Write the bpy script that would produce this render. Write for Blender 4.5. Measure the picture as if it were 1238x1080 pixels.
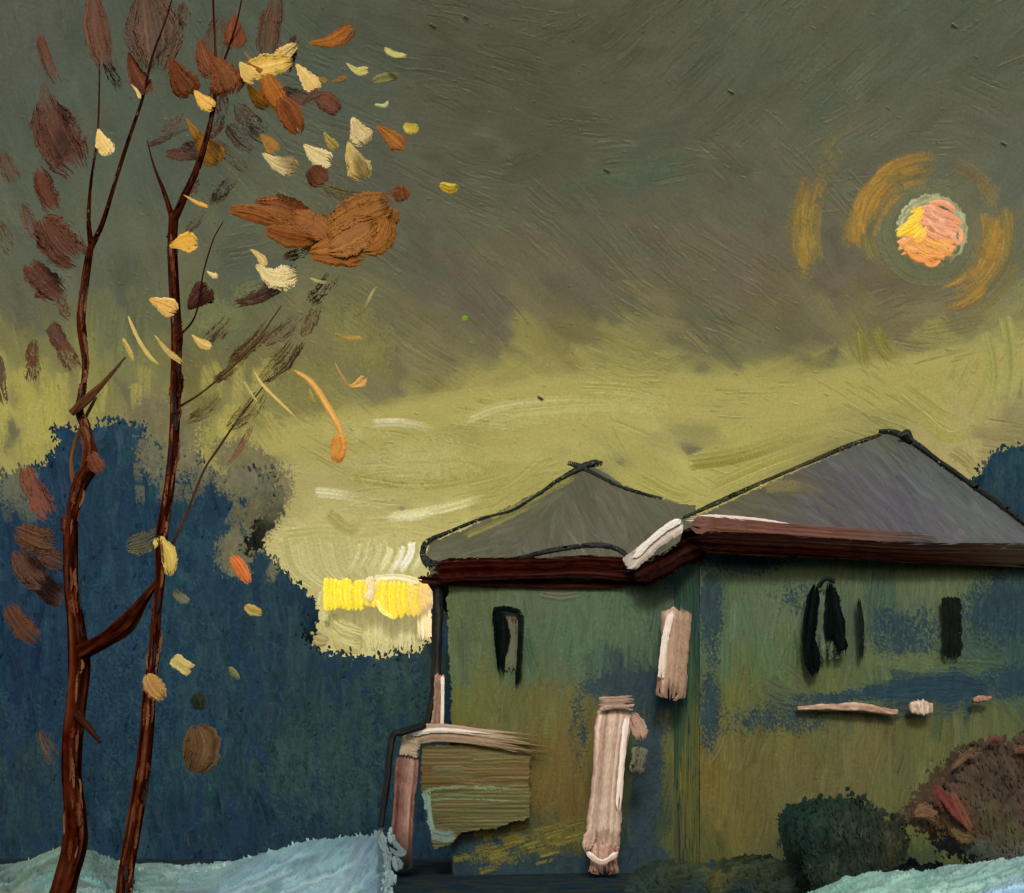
import bpy, math, random
import numpy as np
from math import radians as R

for o in list(bpy.data.objects): bpy.data.objects.remove(o)
S = bpy.context.scene; COL = S.collection
rng = np.random.RandomState(7); random.seed(7)

# ------------------------------------------------------------ camera, sky light, sun, exposure
F, CX, HY, EYE = 1485.0, 619.0, 960.0, 1.6          # focal length in photo pixels, centre column, horizon row, eye height
cam = bpy.data.cameras.new('camera'); co = bpy.data.objects.new('camera', cam); COL.objects.link(co)
co.location = (0, 0, EYE); co.rotation_euler = (R(90), 0, 0)
cam.sensor_width = 36; cam.lens = 36*F/1238; cam.shift_y = (HY-540)/1238; cam.clip_end = 3000
S.camera = co
W = bpy.data.worlds.new('World'); S.world = W; W.use_nodes = True
wn = W.node_tree.nodes; bg = wn['Background']
sk = wn.new('ShaderNodeTexSky'); sk.sky_type = 'NISHITA'; sk.sun_disc = False
sun_dir = np.array([0.03, 0.85, -0.54]); sun_dir /= np.linalg.norm(sun_dir)   # direction the light travels
sk.sun_elevation = math.asin(-sun_dir[2]); sk.sun_rotation = math.atan2(-sun_dir[0], -sun_dir[1])
sk.air_density = 1.6; sk.dust_density = 3.0
W.node_tree.links.new(sk.outputs[0], bg.inputs[0]); bg.inputs[1].default_value = 0.10
sl = bpy.data.lights.new('sun_lamp', 'SUN'); sl.energy = 2.0; sl.angle = R(12); sl.color = (1, .93, .82)
so = bpy.data.objects.new('sun_lamp', sl); COL.objects.link(so)
import mathutils
so.rotation_euler = mathutils.Vector(sun_dir.tolist()).to_track_quat('-Z', 'Y').to_euler()
so.location = (5, -10, 20)
S.view_settings.view_transform = 'Standard'; S.view_settings.look = 'None'
S.view_settings.exposure = 0; S.view_settings.gamma = 1

# ------------------------------------------------------------ helpers
def lin(c):
    c = np.asarray(c, float)/255.0
    return np.where(c <= .04045, c/12.92, ((np.clip(c, 0, 9)+.055)/1.055)**2.4)

def at(px, py, Y):
    return np.array([(px-CX)/F*Y, Y, EYE+(HY-py)/F*Y])

def paint_mat(name, gain=1.0, rough=.5, spec=.35, emit=0.0, bump=.25, scale=60., sample=True):
    m = bpy.data.materials.new(name); m.use_nodes = True
    n = m.node_tree.nodes; l = m.node_tree.links; b = n['Principled BSDF']
    a = n.new('ShaderNodeAttribute'); a.attribute_name = 'Col'
    tc = n.new('ShaderNodeTexCoord')
    nz = n.new('ShaderNodeTexNoise'); nz.inputs['Scale'].default_value = scale; nz.inputs['Detail'].default_value = 4
    l.new(tc.outputs['Object'], nz.inputs['Vector'])
    mr = n.new('ShaderNodeMapRange'); mr.inputs[1].default_value = .3; mr.inputs[2].default_value = .7
    mr.inputs[3].default_value = gain*.9; mr.inputs[4].default_value = gain*1.1
    l.new(nz.outputs[0], mr.inputs[0])
    mx = n.new('ShaderNodeVectorMath'); mx.operation = 'SCALE'
    l.new(a.outputs['Color'], mx.inputs[0]); l.new(mr.outputs[0], mx.inputs['Scale'])
    l.new(mx.outputs[0], b.inputs['Base Color'])
    b.inputs['Roughness'].default_value = rough
    b.inputs['Specular IOR Level'].default_value = spec
    if emit:
        l.new(mx.outputs[0], b.inputs['Emission Color']); b.inputs['Emission Strength'].default_value = emit
        m.cycles.emission_sampling = 'NONE'
    if bump:
        bp = n.new('ShaderNodeBump'); bp.inputs['Strength'].default_value = bump; bp.inputs['Distance'].default_value = .6/scale
        l.new(nz.outputs[0], bp.inputs['Height']); l.new(bp.outputs[0], b.inputs['Normal'])
    return m

M = {
 'sky':   paint_mat('painted_sky', 0.60, .42, .3, .80, .12, 3.),
 'glow':  paint_mat('glowing_paint', .75, .4, .3, .5, .1, 4.),
 'wall':  paint_mat('painted_render', .95, .5, .2, 0, .25, 30.),
 'roof':  paint_mat('roof_paint', .86, .55, .2, 0, .25, 30.),
 'wood':  paint_mat('woods_paint', .95, .7, .1, 0, .3, 10.),
 'snow':  paint_mat('snow_paint', 1., .5, .35, 0, .25, 25.),
 'bark':  paint_mat('bark_paint', .9, .7, .0, 0, .15, 30.),
 'leaf':  paint_mat('leaf_paint', 1., .5, .12, 0, .3, 70.),
 'dark':  paint_mat('dark_paint', .8, .7, 0., 0, .15, 50.),
 'trim':  paint_mat('trim_paint', .95, .5, .12, 0, .25, 50.),
}

def vnoise(h, w, cell, seed=None):
    r = rng if seed is None else np.random.RandomState(seed)
    gh, gw = int(h/cell[0])+3, int(w/cell[1])+3
    g = r.rand(gh, gw)
    y = np.arange(h)/cell[0]; x = np.arange(w)/cell[1]
    yi = y.astype(int); xi = x.astype(int); fy = (y-yi); fx = (x-xi)
    fy = (fy*fy*(3-2*fy))[:, None]; fx = (fx*fx*(3-2*fx))[None, :]
    a = g[yi][:, xi]; b = g[yi][:, xi+1]; c = g[yi+1][:, xi]; d = g[yi+1][:, xi+1]
    return (a*(1-fx)+b*fx)*(1-fy)+(c*(1-fx)+d*fx)*fy

def n1(n, k=1):
    v = rng.rand(n+2*k+2)
    ker = np.ones(2*k+1)/(2*k+1)
    v = np.convolve(v, ker, 'same')[k:k+n]
    return (v-v.mean())/(v.std()+1e-6)

def spline(P, n):
    """Catmull-Rom through rows of P, n samples."""
    P = np.asarray(P, float)
    if len(P) == 2: 
        t = np.linspace(0, 1, n)[:, None]; return P[0]*(1-t)+P[1]*t
    Q = np.vstack([2*P[0]-P[1], P, 2*P[-1]-P[-2]])
    seg = len(P)-1
    u = np.linspace(0, seg-1e-6, n); i = u.astype(int); t = (u-i)[:, None]
    p0, p1, p2, p3 = Q[i], Q[i+1], Q[i+2], Q[i+3]
    return .5*((2*p1)+(-p0+p2)*t+(2*p0-5*p1+4*p2-p3)*t*t+(-p0+3*p1-3*p2+p3)*t**3)

# ------------------------------------------------------------ brushwork laid on a surface: colour and thickness of the paint
class Canvas:
    """x0..x1 across, y0..y1 down, step st; strokes leave pigment and bristle relief."""
    def __init__(s, x0, y0, x1, y1, st, base):
        s.x0, s.y0, s.st = x0, y0, st
        s.w = int((x1-x0)/st)+1; s.h = int((y1-y0)/st)+1
        s.c = np.zeros((s.h, s.w, 3)); s.c[:] = base
        s.z = vnoise(s.h, s.w, (1.5, 1.5))*.25
        s.xs = x0+np.arange(s.w)*st; s.ys = y0+np.arange(s.h)*st
    def stroke(s, P, wd, c1, c2=None, alpha=1., dry=0., rel=1., soft=.15, load=.5, jit=6, grain=.4):
        P = np.asarray(P, float)/1.0
        L = np.sum(np.linalg.norm(np.diff(P, axis=0), axis=1))
        nS = int(L/s.st*1.7)+4; nT = max(4, int(wd/s.st*1.9)+1)
        C = spline(P, nS); T = np.gradient(C, axis=0); T /= np.linalg.norm(T, axis=1)[:, None]+1e-9
        N = np.stack([-T[:, 1], T[:, 0]], 1)
        t = np.linspace(-1, 1, nT); ss = np.linspace(0, 1, nS)
        X = C[:, 0:1]+N[:, 0:1]*t[None]*wd/2; Y = C[:, 1:2]+N[:, 1:2]*t[None]*wd/2
        br = n1(nT, 1); br2 = n1(nT, max(1, nT//6))
        wob = np.cumsum(rng.randn(nS))*.02
        e0 = np.abs(n1(nT, 1))*.05+.0; e1 = np.abs(n1(nT, 1))*.09
        S_ = ss[:, None]
        a = np.clip((S_-e0[None])/.03, 0, 1)*np.clip((1-e1[None]-S_)/(.03+soft), 0, 1)
        a *= np.clip((1-np.abs(t))/.12+.15, 0, 1)[None]
        if dry > 0:
            gr = vnoise(nS, nT, (max(2, nS/9), 1.2)); g2 = vnoise(nS, nT, (1.6, 1.3))
            thr = dry*(.35+.65*S_)+.12*br[None]*dry
            a *= np.clip((((1-grain)*gr+grain*g2)-thr)/.08, 0, 1)
        a *= alpha
        c1 = np.asarray(c1, float); c2 = c1 if c2 is None else np.asarray(c2, float)
        k = np.clip(.5+.35*br2[None]+wob[:, None]+(S_-.5)*.3, 0, 1)[..., None]
        cc = c1*(1-k)+c2*k+(br[None, :, None]*jit*.55)+rng.randn()*jit*.35
        z = rel*(.5+.42*br[None]*(1-.3*S_)+load*np.exp(-((np.abs(t)-.93)/.09)**2)[None]*.9+load*np.exp(-((S_-.95)/.04)**2)*.6)
        ix = np.round((X-s.x0)/s.st).astype(int); iy = np.round((Y-s.y0)/s.st).astype(int)
        ok = (ix >= 0)&(ix < s.w)&(iy >= 0)&(iy < s.h)&(a > .02)
        ix = ix[ok]; iy = iy[ok]; a = a[ok]
        s.c[iy, ix] = s.c[iy, ix]*(1-a[:, None])+cc[ok]*a[:, None]
        s.z[iy, ix] = s.z[iy, ix]*(1-a)+z[ok]*a
    def scumble(s, spots, col, amt=1., cell=(2.2, 1.5), jit=8, alpha=.9, rel=.5):
        """dry paint dragged over the tooth of the board: spots (x, y, rx, ry, angle, density)."""
        X, Y = np.meshgrid(s.xs, s.ys); m = np.zeros(X.shape)
        for x, y, rx, ry, an, de in spots:
            a = math.radians(an); u = ((X-x)*math.cos(a)+(Y-y)*math.sin(a))/rx; v = (-(X-x)*math.sin(a)+(Y-y)*math.cos(a))/ry
            m = np.maximum(m, de*np.clip(1.25-(u*u+v*v), 0, 1.25)/1.25)
        k = s.st
        n = .45*vnoise(s.h, s.w, (cell[0]/k, cell[1]/k))+.33*vnoise(s.h, s.w, (1.4/k, 1.3/k))+.22*vnoise(s.h, s.w, (16/k, 12/k))
        a = (np.clip((m*amt*.72+n-.84)/.1, 0, 1)*alpha*(m > .01))[..., None]
        c = np.asarray(col, float)+(vnoise(s.h, s.w, (9/k, 5/k))-.5)[..., None]*jit*2
        s.c = s.c*(1-a)+c*a; s.z = s.z*(1-a[..., 0])+(s.z*.4+rel*n)*a[..., 0]
    def fill(s, pts, n, ln, wd, box=None, alpha=.9, dry=.0, jit=6, rel=1., curve=.12, power=3., ajit=8, soft=.15, load=.35, cj=4):
        pts = np.asarray(pts, float); K = pts[:, :2]; C = pts[:, 2:5]; A = np.deg2rad(pts[:, 5])*2
        b = box or (s.x0, s.y0, s.x0+s.w*s.st, s.y0+s.h*s.st)
        for i in range(n):
            x = rng.uniform(b[0], b[2]); y = rng.uniform(b[1], b[3])
            d = np.maximum(np.hypot(K[:, 0]-x, K[:, 1]-y), 6.)
            w = 1/d**power; w /= w.sum()
            c = (w[:, None]*C).sum(0)+rng.randn()*cj*np.array([1, 1, .8])+rng.randn(3)*cj*.35
            an = math.atan2((w*np.sin(A)).sum(), (w*np.cos(A)).sum())/2+np.deg2rad(rng.randn()*ajit)
            L = rng.uniform(*ln); wdt = rng.uniform(*wd); dx, dy = math.cos(an)*L/2, math.sin(an)*L/2
            if rng.rand() < .5: dx, dy = -dx, -dy
            k = rng.randn()*curve
            s.stroke([(x-dx, y-dy), (x-dy*k, y+dx*k), (x+dx, y+dy)], wdt, c, c+rng.randn()*5, alpha=alpha, dry=dry*rng.rand(), jit=jit, rel=rel, soft=soft, load=load)

def mesh_from(name, V, Fq, C, mat, parent=None, smooth=True):
    me = bpy.data.meshes.new(name)
    me.vertices.add(len(V)); me.vertices.foreach_set('co', np.ascontiguousarray(V, np.float32).ravel())
    me.loops.add(len(Fq)*4); me.loops.foreach_set('vertex_index', np.ascontiguousarray(Fq, np.int32).ravel())
    me.polygons.add(len(Fq)); me.polygons.foreach_set('loop_start', np.arange(len(Fq), dtype=np.int32)*4)
    me.polygons.foreach_set('loop_total', np.full(len(Fq), 4, np.int32))
    me.polygons.foreach_set('use_smooth', np.full(len(Fq), smooth))
    me.update(calc_edges=True)
    ca = me.color_attributes.new('Col', 'FLOAT_COLOR', 'POINT')
    rgba = np.ones((len(V), 4), np.float32); rgba[:, :3] = lin(np.clip(C, 0, 255))
    ca.data.foreach_set('color', rgba.ravel())
    me.materials.append(mat)
    o = bpy.data.objects.new(name, me); COL.objects.link(o)
    if parent is not None: o.parent = parent
    return o

class MB:
    def __init__(s): s.V = []; s.F = []; s.C = []; s.n = 0
    def add(s, V, Fq, C):
        C = np.broadcast_to(C, (len(V), 3))
        s.V.append(V); s.F.append(np.asarray(Fq)+s.n); s.C.append(C); s.n += len(V)
        return s
    def build(s, name, mat, parent=None, smooth=True, origin=None):
        V = np.vstack(s.V)
        if parent is not None:
            V = V-np.array(parent.matrix_world.translation) if parent.type != 'EMPTY' else V-np.array(parent.location)
        o = None
        if parent is None:
            c = V.mean(0) if origin is None else np.asarray(origin)
            V = V-c
            o = mesh_from(name, V, np.vstack(s.F), np.vstack(s.C), mat, None, smooth); o.location = c.tolist()
        else:
            o = mesh_from(name, V, np.vstack(s.F), np.vstack(s.C), mat, parent, smooth)
            if parent.type == 'MESH' and parent.parent is not None:
                pass
        return o

def build_sub(mb, name, mat, part, smooth=True):
    """sub-part of a part: same local frame as the part."""
    root = part
    while root.parent: root = root.parent
    V = np.vstack(mb.V)-np.array(root.location)
    return mesh_from(name, V, np.vstack(mb.F), np.vstack(mb.C), mat, part, smooth)

def empty(name, loc):
    o = bpy.data.objects.new(name, None); COL.objects.link(o); o.location = tuple(float(v) for v in loc); o.empty_display_size = .3
    return o
def tag(o, label=None, cat=None, group=None, kind=None):
    if label: o['label'] = label
    if cat: o['category'] = cat
    if group: o['group'] = group
    if kind: o['kind'] = kind
    return o

def grid(cv, pos, mask=None, rel=1.):
    """surface carrying a canvas: pos(X, Y, Z) -> world."""
    X, Y = np.meshgrid(cv.xs, cv.ys)
    V = pos(X, Y, cv.z*rel).reshape(-1, 3)
    idx = np.arange(cv.w*cv.h).reshape(cv.h, cv.w)
    q = np.stack([idx[:-1, :-1], idx[1:, :-1], idx[1:, 1:], idx[:-1, 1:]], -1)
    if mask is not None:
        q = q[mask[:-1, :-1]]
    q = q.reshape(-1, 4); C = cv.c.reshape(-1, 3)
    u, inv = np.unique(q, return_inverse=True)
    return V[u], inv.reshape(-1, 4), C[u]

def inpoly(X, Y, P):
    P = np.asarray(P, float); r = np.zeros(X.shape, bool); n = len(P)
    for i in range(n):
        x1, y1 = P[i]; x2, y2 = P[(i+1) % n]
        if y1 == y2: continue
        c = ((y1 > Y) != (y2 > Y)) & (X < (x2-x1)*(Y-y1)/(y2-y1)+x1)
        r ^= c
    return r
def polymask(cv, P, rag=3.):
    X, Y = np.meshgrid(cv.xs, cv.ys)
    n = (vnoise(cv.h, cv.w, (2, 2))+vnoise(cv.h, cv.w, (6, 5))-1)*rag; m = (vnoise(cv.h, cv.w, (2, 2))+vnoise(cv.h, cv.w, (6, 5))-1)*rag
    return inpoly(X+n, Y+m, P)

def plane3(a, b, c):
    n = np.cross(b-a, c-a); n = n/np.linalg.norm(n)
    if n[1] > 0: n = -n
    d = n.dot(a)
    def pos(X, Y, Z):
        dx = (X-CX)/F; dz = (HY-Y)/F
        k = (d-n[2]*EYE)/(n[0]*dx+n[1]+n[2]*dz)
        P = np.stack([dx*k, k, EYE+dz*k], -1)
        return P+n*(Z*k/F)[..., None]
    return pos

def dab(mb, P, wd, Y, c1, c2=None, thick=.16, dry=0., shape='leaf', tilt=(0, 0), step=1., jit=9, rag=.08, rel=.55, c3=None, back=.45, fuzz=0.):
    """one loaded brush mark as a solid: bristle ridges in front, flatter behind. P in photo pixels at depth Y."""
    P = np.asarray(P, float)
    L = np.sum(np.linalg.norm(np.diff(P, axis=0), axis=1))+1e-6
    nS = int(np.clip(L/step, 7, 110)); nT = int(np.clip(wd/step, 6, 64))
    thick = min(thick*.5, 2./wd) if back < .5 else thick*.5; rel = rel*.6*min(1., max(.4, 15./wd))
    C = spline(P, 160); T = np.gradient(C, axis=0); T /= np.linalg.norm(T, axis=1)[:, None]+1e-9
    N = np.stack([-T[:, 1], T[:, 0]], 1)
    ss = np.linspace(0, 1, 160)
    if shape == 'leaf': prof = .05+.95*np.clip(ss/.66, 0, 1)**.85*np.sqrt(np.clip(1-(np.maximum(ss-.66, 0)/.345)**2, .02, 1))
    elif shape == 'flat': prof = np.clip(np.minimum(ss/.07, (1-ss)/.05), .35, 1)*(1+.05*np.sin(ss*9))
    elif shape == 'comet': prof = .12+.88*np.clip((ss-.45)/.3, 0, 1)**1.2*np.clip((1-ss)/.08, .25, 1)
    else: prof = np.clip(np.sin(np.pi*ss)**.45, .04, 1)
    t = np.linspace(-1, 1, nT)
    a = np.abs(n1(nT, 1))*rag*.7; b = 1-np.abs(n1(nT, 1))*rag
    if shape == 'leaf': a = a*.6+.02*np.abs(t)
    q = a[None]+np.linspace(0, 1, nS)[:, None]*(b-a)[None]
    f = lambda arr: np.interp(q, ss, arr)
    ew = 1+(.05*n1(160, 6)+.035*n1(160, 2))*(.35 if back > .5 else 1)
    X = f(C[:, 0])+f(N[:, 0])*t*f(prof*ew)*wd/2; Yp = f(C[:, 1])+f(N[:, 1])*t*f(prof*ew)*wd/2
    br = n1(nT, 1); brs = br[None]*(.15+1.5*vnoise(nS, nT, (max(3, nS/4), 2.5)))+.45*(vnoise(nS, nT, (3.5, 1.1))-.5)*2; env = np.sqrt(np.clip(1-t**2, 0, 1))[None]*np.clip(np.minimum(np.linspace(0, 1, nS), np.linspace(1, 0, nS))*8, 0, 1)[:, None]
    h = env*(thick*wd*(.75+.4*np.linspace(0, 1, nS)[:, None])+rel*brs+.25*vnoise(nS, nT, (2, 1.5)))
    cx, cy = C[:, 0].mean(), C[:, 1].mean()
    dep = tilt[0]*(X-cx)+tilt[1]*(Yp-cy)
    c1 = np.asarray(c1, float); c2 = c1*.85 if c2 is None else np.asarray(c2, float)
    k = np.clip(.45+.3*n1(nT, max(1, nT//5))[None]+.25*n1(nS, 3)[:, None]*.6+.3*(q-.5), 0, 1)[..., None]
    cc = c1*(1-k)+c2*k+brs[..., None]*jit*.5+(vnoise(nS, nT, (1.5, 1.2))-.5)[..., None]*jit
    if c3 is not None:
        k3 = np.clip((q-.62)/.3, 0, 1)[..., None]; cc = cc*(1-k3)+np.asarray(c3, float)*k3
    def place(hh):
        D = Y+(dep-hh)*Y/F
        return np.stack([(X-CX)/F*D, D, EYE+(HY-Yp)/F*D], -1).reshape(-1, 3)
    idx = np.arange(nS*nT).reshape(nS, nT)
    q4 = np.stack([idx[:-1, :-1], idx[1:, :-1], idx[1:, 1:], idx[:-1, 1:]], -1)
    if dry > 0 or fuzz > 0:
        g = .4*vnoise(nS, nT, (nS/5+1, 1.5))+.6*vnoise(nS, nT, (1.6, 1.4))+.05*br[None]
        qq = np.linspace(0, 1, nS)[:, None]
        rim = np.maximum(np.clip((np.abs(t)[None]-.6)/.4, 0, 1), np.clip((qq-.78)/.22, 0, 1)*np.ones_like(t)[None])
        keep = g > dry*(.6+.4*q)+fuzz*rim
        q4 = q4[keep[:-1, :-1]]
    q4 = q4.reshape(-1, 4)
    if len(q4) == 0: return mb
    n = nS*nT
    V = np.vstack([place(h), place(-h*.45-back*(wd*.25 if back > .5 else .3))])
    Fq = np.vstack([q4, q4[:, ::-1]+n])
    u, inv = np.unique(Fq, return_inverse=True)
    mb.add(V[u], inv.reshape(-1, 4), np.vstack([cc.reshape(-1, 3)]*2)[u])
    return mb

def dab1(cx, cy, L, wd, ang, *a, mb=None, curve=.1, **k):
    mb = mb or MB(); r = math.radians(ang); dx, dy = math.cos(r)*L/2, math.sin(r)*L/2
    return dab(mb, [(cx-dx, cy-dy), (cx-dy*curve, cy+dx*curve), (cx+dx, cy+dy)], wd, *a, **k)

def tube(mb, P, rad, cols, flat=1., sq=2., seg=18, step=.04, rel=.06, jit=9, caps=True, fine=1., drop=0.):
    """solid bar or limb through 3-D points; rad per point; superellipse section (sq 2 round, 6 square); streaks run along it."""
    P = np.asarray(P, float); rad = np.asarray(rad, float)
    L = np.sum(np.linalg.norm(np.diff(P, axis=0), axis=1)); n = int(np.clip(L/step*1.6, 6, 520))
    D = spline(np.hstack([P, rad[:, None]]), n); C = D[:, :3]; r = np.maximum(D[:, 3], .002)
    T = np.gradient(C, axis=0); T /= np.linalg.norm(T, axis=1)[:, None]
    vy = np.array([0, 1., 0])
    if abs(T[:, 1]).mean() > .8: vy = np.array([0, 0, 1.])
    A = np.cross(T, vy); A /= np.linalg.norm(A, axis=1)[:, None]; B = np.cross(T, A)
    th = np.linspace(0, 2*np.pi, seg, endpoint=False)
    ct, st = np.cos(th), np.sin(th); k = (np.abs(ct)**sq+np.abs(st)**sq)**(-1/sq)
    br = n1(seg, 1); ns = vnoise(n, seg, (max(3, n/12), 1.2)); fn = .6*vnoise(n, seg, (9, 1.1))+.4*vnoise(n, seg, (2.5, 1.1))
    rr = r[:, None]*k[None]*(1+rel*br[None]+rel*2.2*(ns-.5)+rel*(fn-.5)*1.5*fine)
    V = C[:, None]+A[:, None]*(ct[None]*rr)[..., None]+B[:, None]*(st[None]*rr*flat)[..., None]
    cols = np.asarray(cols, float); K = len(cols)
    m = np.clip(ns*.9+.25*br[None]*.5+.3*(fn-.5), 0, .999)*(K-1); i = np.clip(m.astype(int), 0, max(K-2, 0)); f = (m-i)[..., None]
    cc = cols[i]*(1-f)+cols[np.minimum(i+1, K-1)]*f+((fn-.5)*jit*1.6)[..., None]
    idx = np.arange(n*seg).reshape(n, seg); nx = np.roll(idx, -1, 1)
    q = np.stack([idx[:-1], nx[:-1], nx[1:], idx[1:]], -1).reshape(-1, 4)
    if drop: q = q[((.5*vnoise(n, seg, (4, 3))+.5*vnoise(n, seg, (1.5, 1.5)))[:-1] > drop).reshape(-1)]; caps = False
    V = V.reshape(-1, 3); cc = cc.reshape(-1, 3); base = len(V)
    if caps:
        V = np.vstack([V, C[0]-T[0]*r[0]*.15, C[-1]+T[-1]*r[-1]*.15]); cc = np.vstack([cc, cc[0], cc[-1]])
        e0 = np.stack([idx[0], np.full(seg, base), np.full(seg, base), nx[0]], 1)
        # two triangles merged into quads round the centre
        h = np.arange(0, seg, 2)
        c0 = np.stack([idx[0][h], np.full(len(h), base), idx[0][(h+2) % seg], idx[0][(h+1) % seg]], 1)
        c1 = np.stack([idx[-1][h], idx[-1][(h+1) % seg], idx[-1][(h+2) % seg], np.full(len(h), base+1)], 1)
        q = np.vstack([q, c0, c1])
    return mb.add(V, q, cc)

def box(mb, x0, x1, y0, y1, z0, z1, c):
    V = np.array([(x, y, z) for x in (x0, x1) for y in (y0, y1) for z in (z0, z1)], float)
    return mb.add(V, [(0, 1, 3, 2), (4, 6, 7, 5), (0, 4, 5, 1), (2, 3, 7, 6), (0, 2, 6, 4), (1, 5, 7, 3)], np.asarray(c, float))

# ------------------------------------------------------------ sky
RS = 190.
def widen(X, a, b, span):        # beyond the middle part the strokes get longer, so the dome reaches far round
    X = X.astype(float)
    hi = np.maximum(X-b, 0); lo = np.maximum(a-X, 0)
    return np.clip(X, a, b)+hi+hi**2*span-lo-lo**2*span
sky = Canvas(-130, -100, 1370, 985, 1.05, (95, 94, 74))
skp = [(0,0,92,95,80,80),(100,100,86,95,80,70),(200,200,86,95,80,72),(60,300,88,96,82,60),(150,350,88,92,75,80),(30,380,95,95,75,60),
(60,170,84,94,80,70),(10,90,90,94,80,75),(160,40,84,90,76,80),(250,140,84,93,78,60),(300,60,84,92,76,70),
(15,470,152,148,76,80),(50,505,160,156,82,80),(70,430,118,118,70,80),(150,400,104,108,72,85),(160,450,118,120,74,85),(110,470,128,128,72,80),(170,500,108,102,78,85),(120,520,125,120,78,85),
(260,380,104,108,72,80),(300,330,84,90,76,-20),(240,470,112,106,62,60),(240,520,135,134,72,80),(320,450,114,108,66,45),(380,470,118,114,70,45),(330,560,140,136,78,60),
(370,540,144,140,78,30),(400,420,114,112,70,45),(450,440,120,118,72,45),(480,465,98,92,74,45),(490,505,140,138,82,30),(530,480,122,118,72,20),(600,420,106,101,72,45),
(600,470,146,143,82,0),(650,430,132,128,72,45),(700,405,115,110,68,45),(750,440,138,136,76,20),(500,530,156,153,94,5),(650,510,164,161,97,0),(750,490,168,166,100,0),
(810,470,146,142,84,10),(840,490,128,124,82,10),(550,570,152,148,84,10),(450,570,150,147,90,5),(380,600,156,152,98,5),(400,640,178,172,116,0),(350,660,174,167,112,10),(480,650,172,166,108,0),
(420,700,182,176,118,30),(480,700,184,178,122,60),(450,780,182,176,120,85),(600,600,150,147,82,-20),(640,575,150,148,84,-45),(560,620,168,166,100,-15),(760,570,150,148,82,45),(850,580,158,156,88,30),(900,530,158,154,86,-15),
(950,480,148,144,80,-10),(1000,445,138,135,76,0),(960,425,112,108,72,20),(1100,405,112,106,74,0),(1150,400,120,116,78,-10),(1040,402,118,114,72,80),(1080,460,148,146,82,40),(1150,480,160,157,90,50),(1200,440,158,158,92,100),(1238,470,160,160,97,90),
(1160,540,158,148,100,85),(1200,400,136,138,84,-30),(1238,380,130,132,85,-30),(1238,510,128,122,84,0),(1350,450,150,150,90,10),(1350,540,120,118,84,0),(900,420,110,110,76,10),(850,430,102,102,72,10),(860,400,95,92,72,40),(960,400,102,98,70,30),
(600,380,98,94,75,45),(550,330,98,94,75,45),(700,350,97,93,72,45),(800,300,99,95,75,45),(900,330,103,97,76,40),(1000,350,105,98,76,35),(1100,360,107,99,75,-20),(1180,345,105,100,78,-30),
(1238,300,104,104,80,-60),(500,300,91,90,74,45),(450,200,90,92,76,30),(400,120,85,94,79,20),(450,50,84,88,72,20),(550,60,82,84,66,20),(650,120,84,86,67,25),(750,60,86,88,70,-40),
(850,120,89,91,73,-50),(900,60,89,94,76,-50),(650,200,87,87,68,-10),(780,208,84,91,74,-10),(700,260,92,91,72,50),(1000,100,92,98,78,-50),(1100,60,92,97,79,-45),(1200,50,90,95,77,-40),
(1050,170,97,99,80,-30),(1200,150,95,98,80,30),(920,230,97,96,78,50),(1000,300,100,96,78,60),(1238,200,98,104,88,-60),(560,200,88,89,70,10),(1400,250,98,102,82,-50),(-150,200,88,92,78,70),(-150,470,150,146,78,80),(-150,600,125,120,80,30)]
sky.fill(skp, 1500, (60, 150), (22, 44), jit=2, rel=.22, cj=2, load=.15)
sky.fill(skp, 3400, (30, 100), (9, 22), jit=2.2, rel=.22, dry=.6, cj=2.4, soft=.4, load=.15, ajit=10)
# fine scratches of the bristles
def ss_(P, w, c, c2=None, **k): sky.stroke(P, w, c, c2, **k)
# scumbled yellow edges
for i in range(60):
    x = rng.uniform(0, 330); y = rng.uniform(455, 560); c = rng.choice([0, 1])
    ss_([(x, y-25), (x+rng.uniform(-6, 8), y+20)], rng.uniform(6, 16), (158,154,80) if c else (150,146,76), dry=.62, jit=9, alpha=.85)
for i in range(90):
    x = rng.uniform(400, 1180); y = (500-(x-400)*.19 if x < 680 else 450 if x < 980 else 450-(x-980)*.2)+rng.randn()*13; L = rng.uniform(14, 30); sg = rng.choice([1, -1])
    ss_([(x-L, y-L*.6*sg), (x, y+2), (x+L, y+L*.5*sg)], rng.uniform(8, 20), (136,132,74), (150,146,84), dry=.62, jit=6, alpha=.6, grain=.7, rel=.5, load=0)
for i in range(150):                        # the long sweep of light low over the roofs
    x = rng.uniform(380, 1260); e = 492-(x-400)*.16 if x < 680 else 450 if x < 980 else 450-(x-980)*.22
    y = e+abs(rng.randn())*26+8; L = rng.uniform(50, 120); g = -.18 if x < 680 else .02 if x < 980 else -.22
    ss_([(x-L, y-L*g), (x, y+4), (x+L, y+L*g)], rng.uniform(12, 26), (150,146,82), (162,157,92), dry=.35, jit=4, alpha=.45, rel=.25, load=0, soft=.5)
def blur(a, k):
    for _ in range(2):
        c = np.cumsum(np.pad(a, ((k+1, k), (0, 0), (0, 0)), 'edge'), 0); a = (c[2*k+1:]-c[:-2*k-1])/(2*k+1)
        c = np.cumsum(np.pad(a, ((0, 0), (k+1, k), (0, 0)), 'edge'), 1); a = (c[:, 2*k+1:]-c[:, :-2*k-1])/(2*k+1)
    return a
sky.c = sky.c*.4+blur(sky.c, 5)*.6
yb = np.clip((sky.c[..., 0]-110)/40, 0, 1)[..., None]; sky.c += yb*np.array([14, 11, 8])+(1-yb)*np.array([0, 1, 4])
KK = np.array(skp, float)
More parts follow.
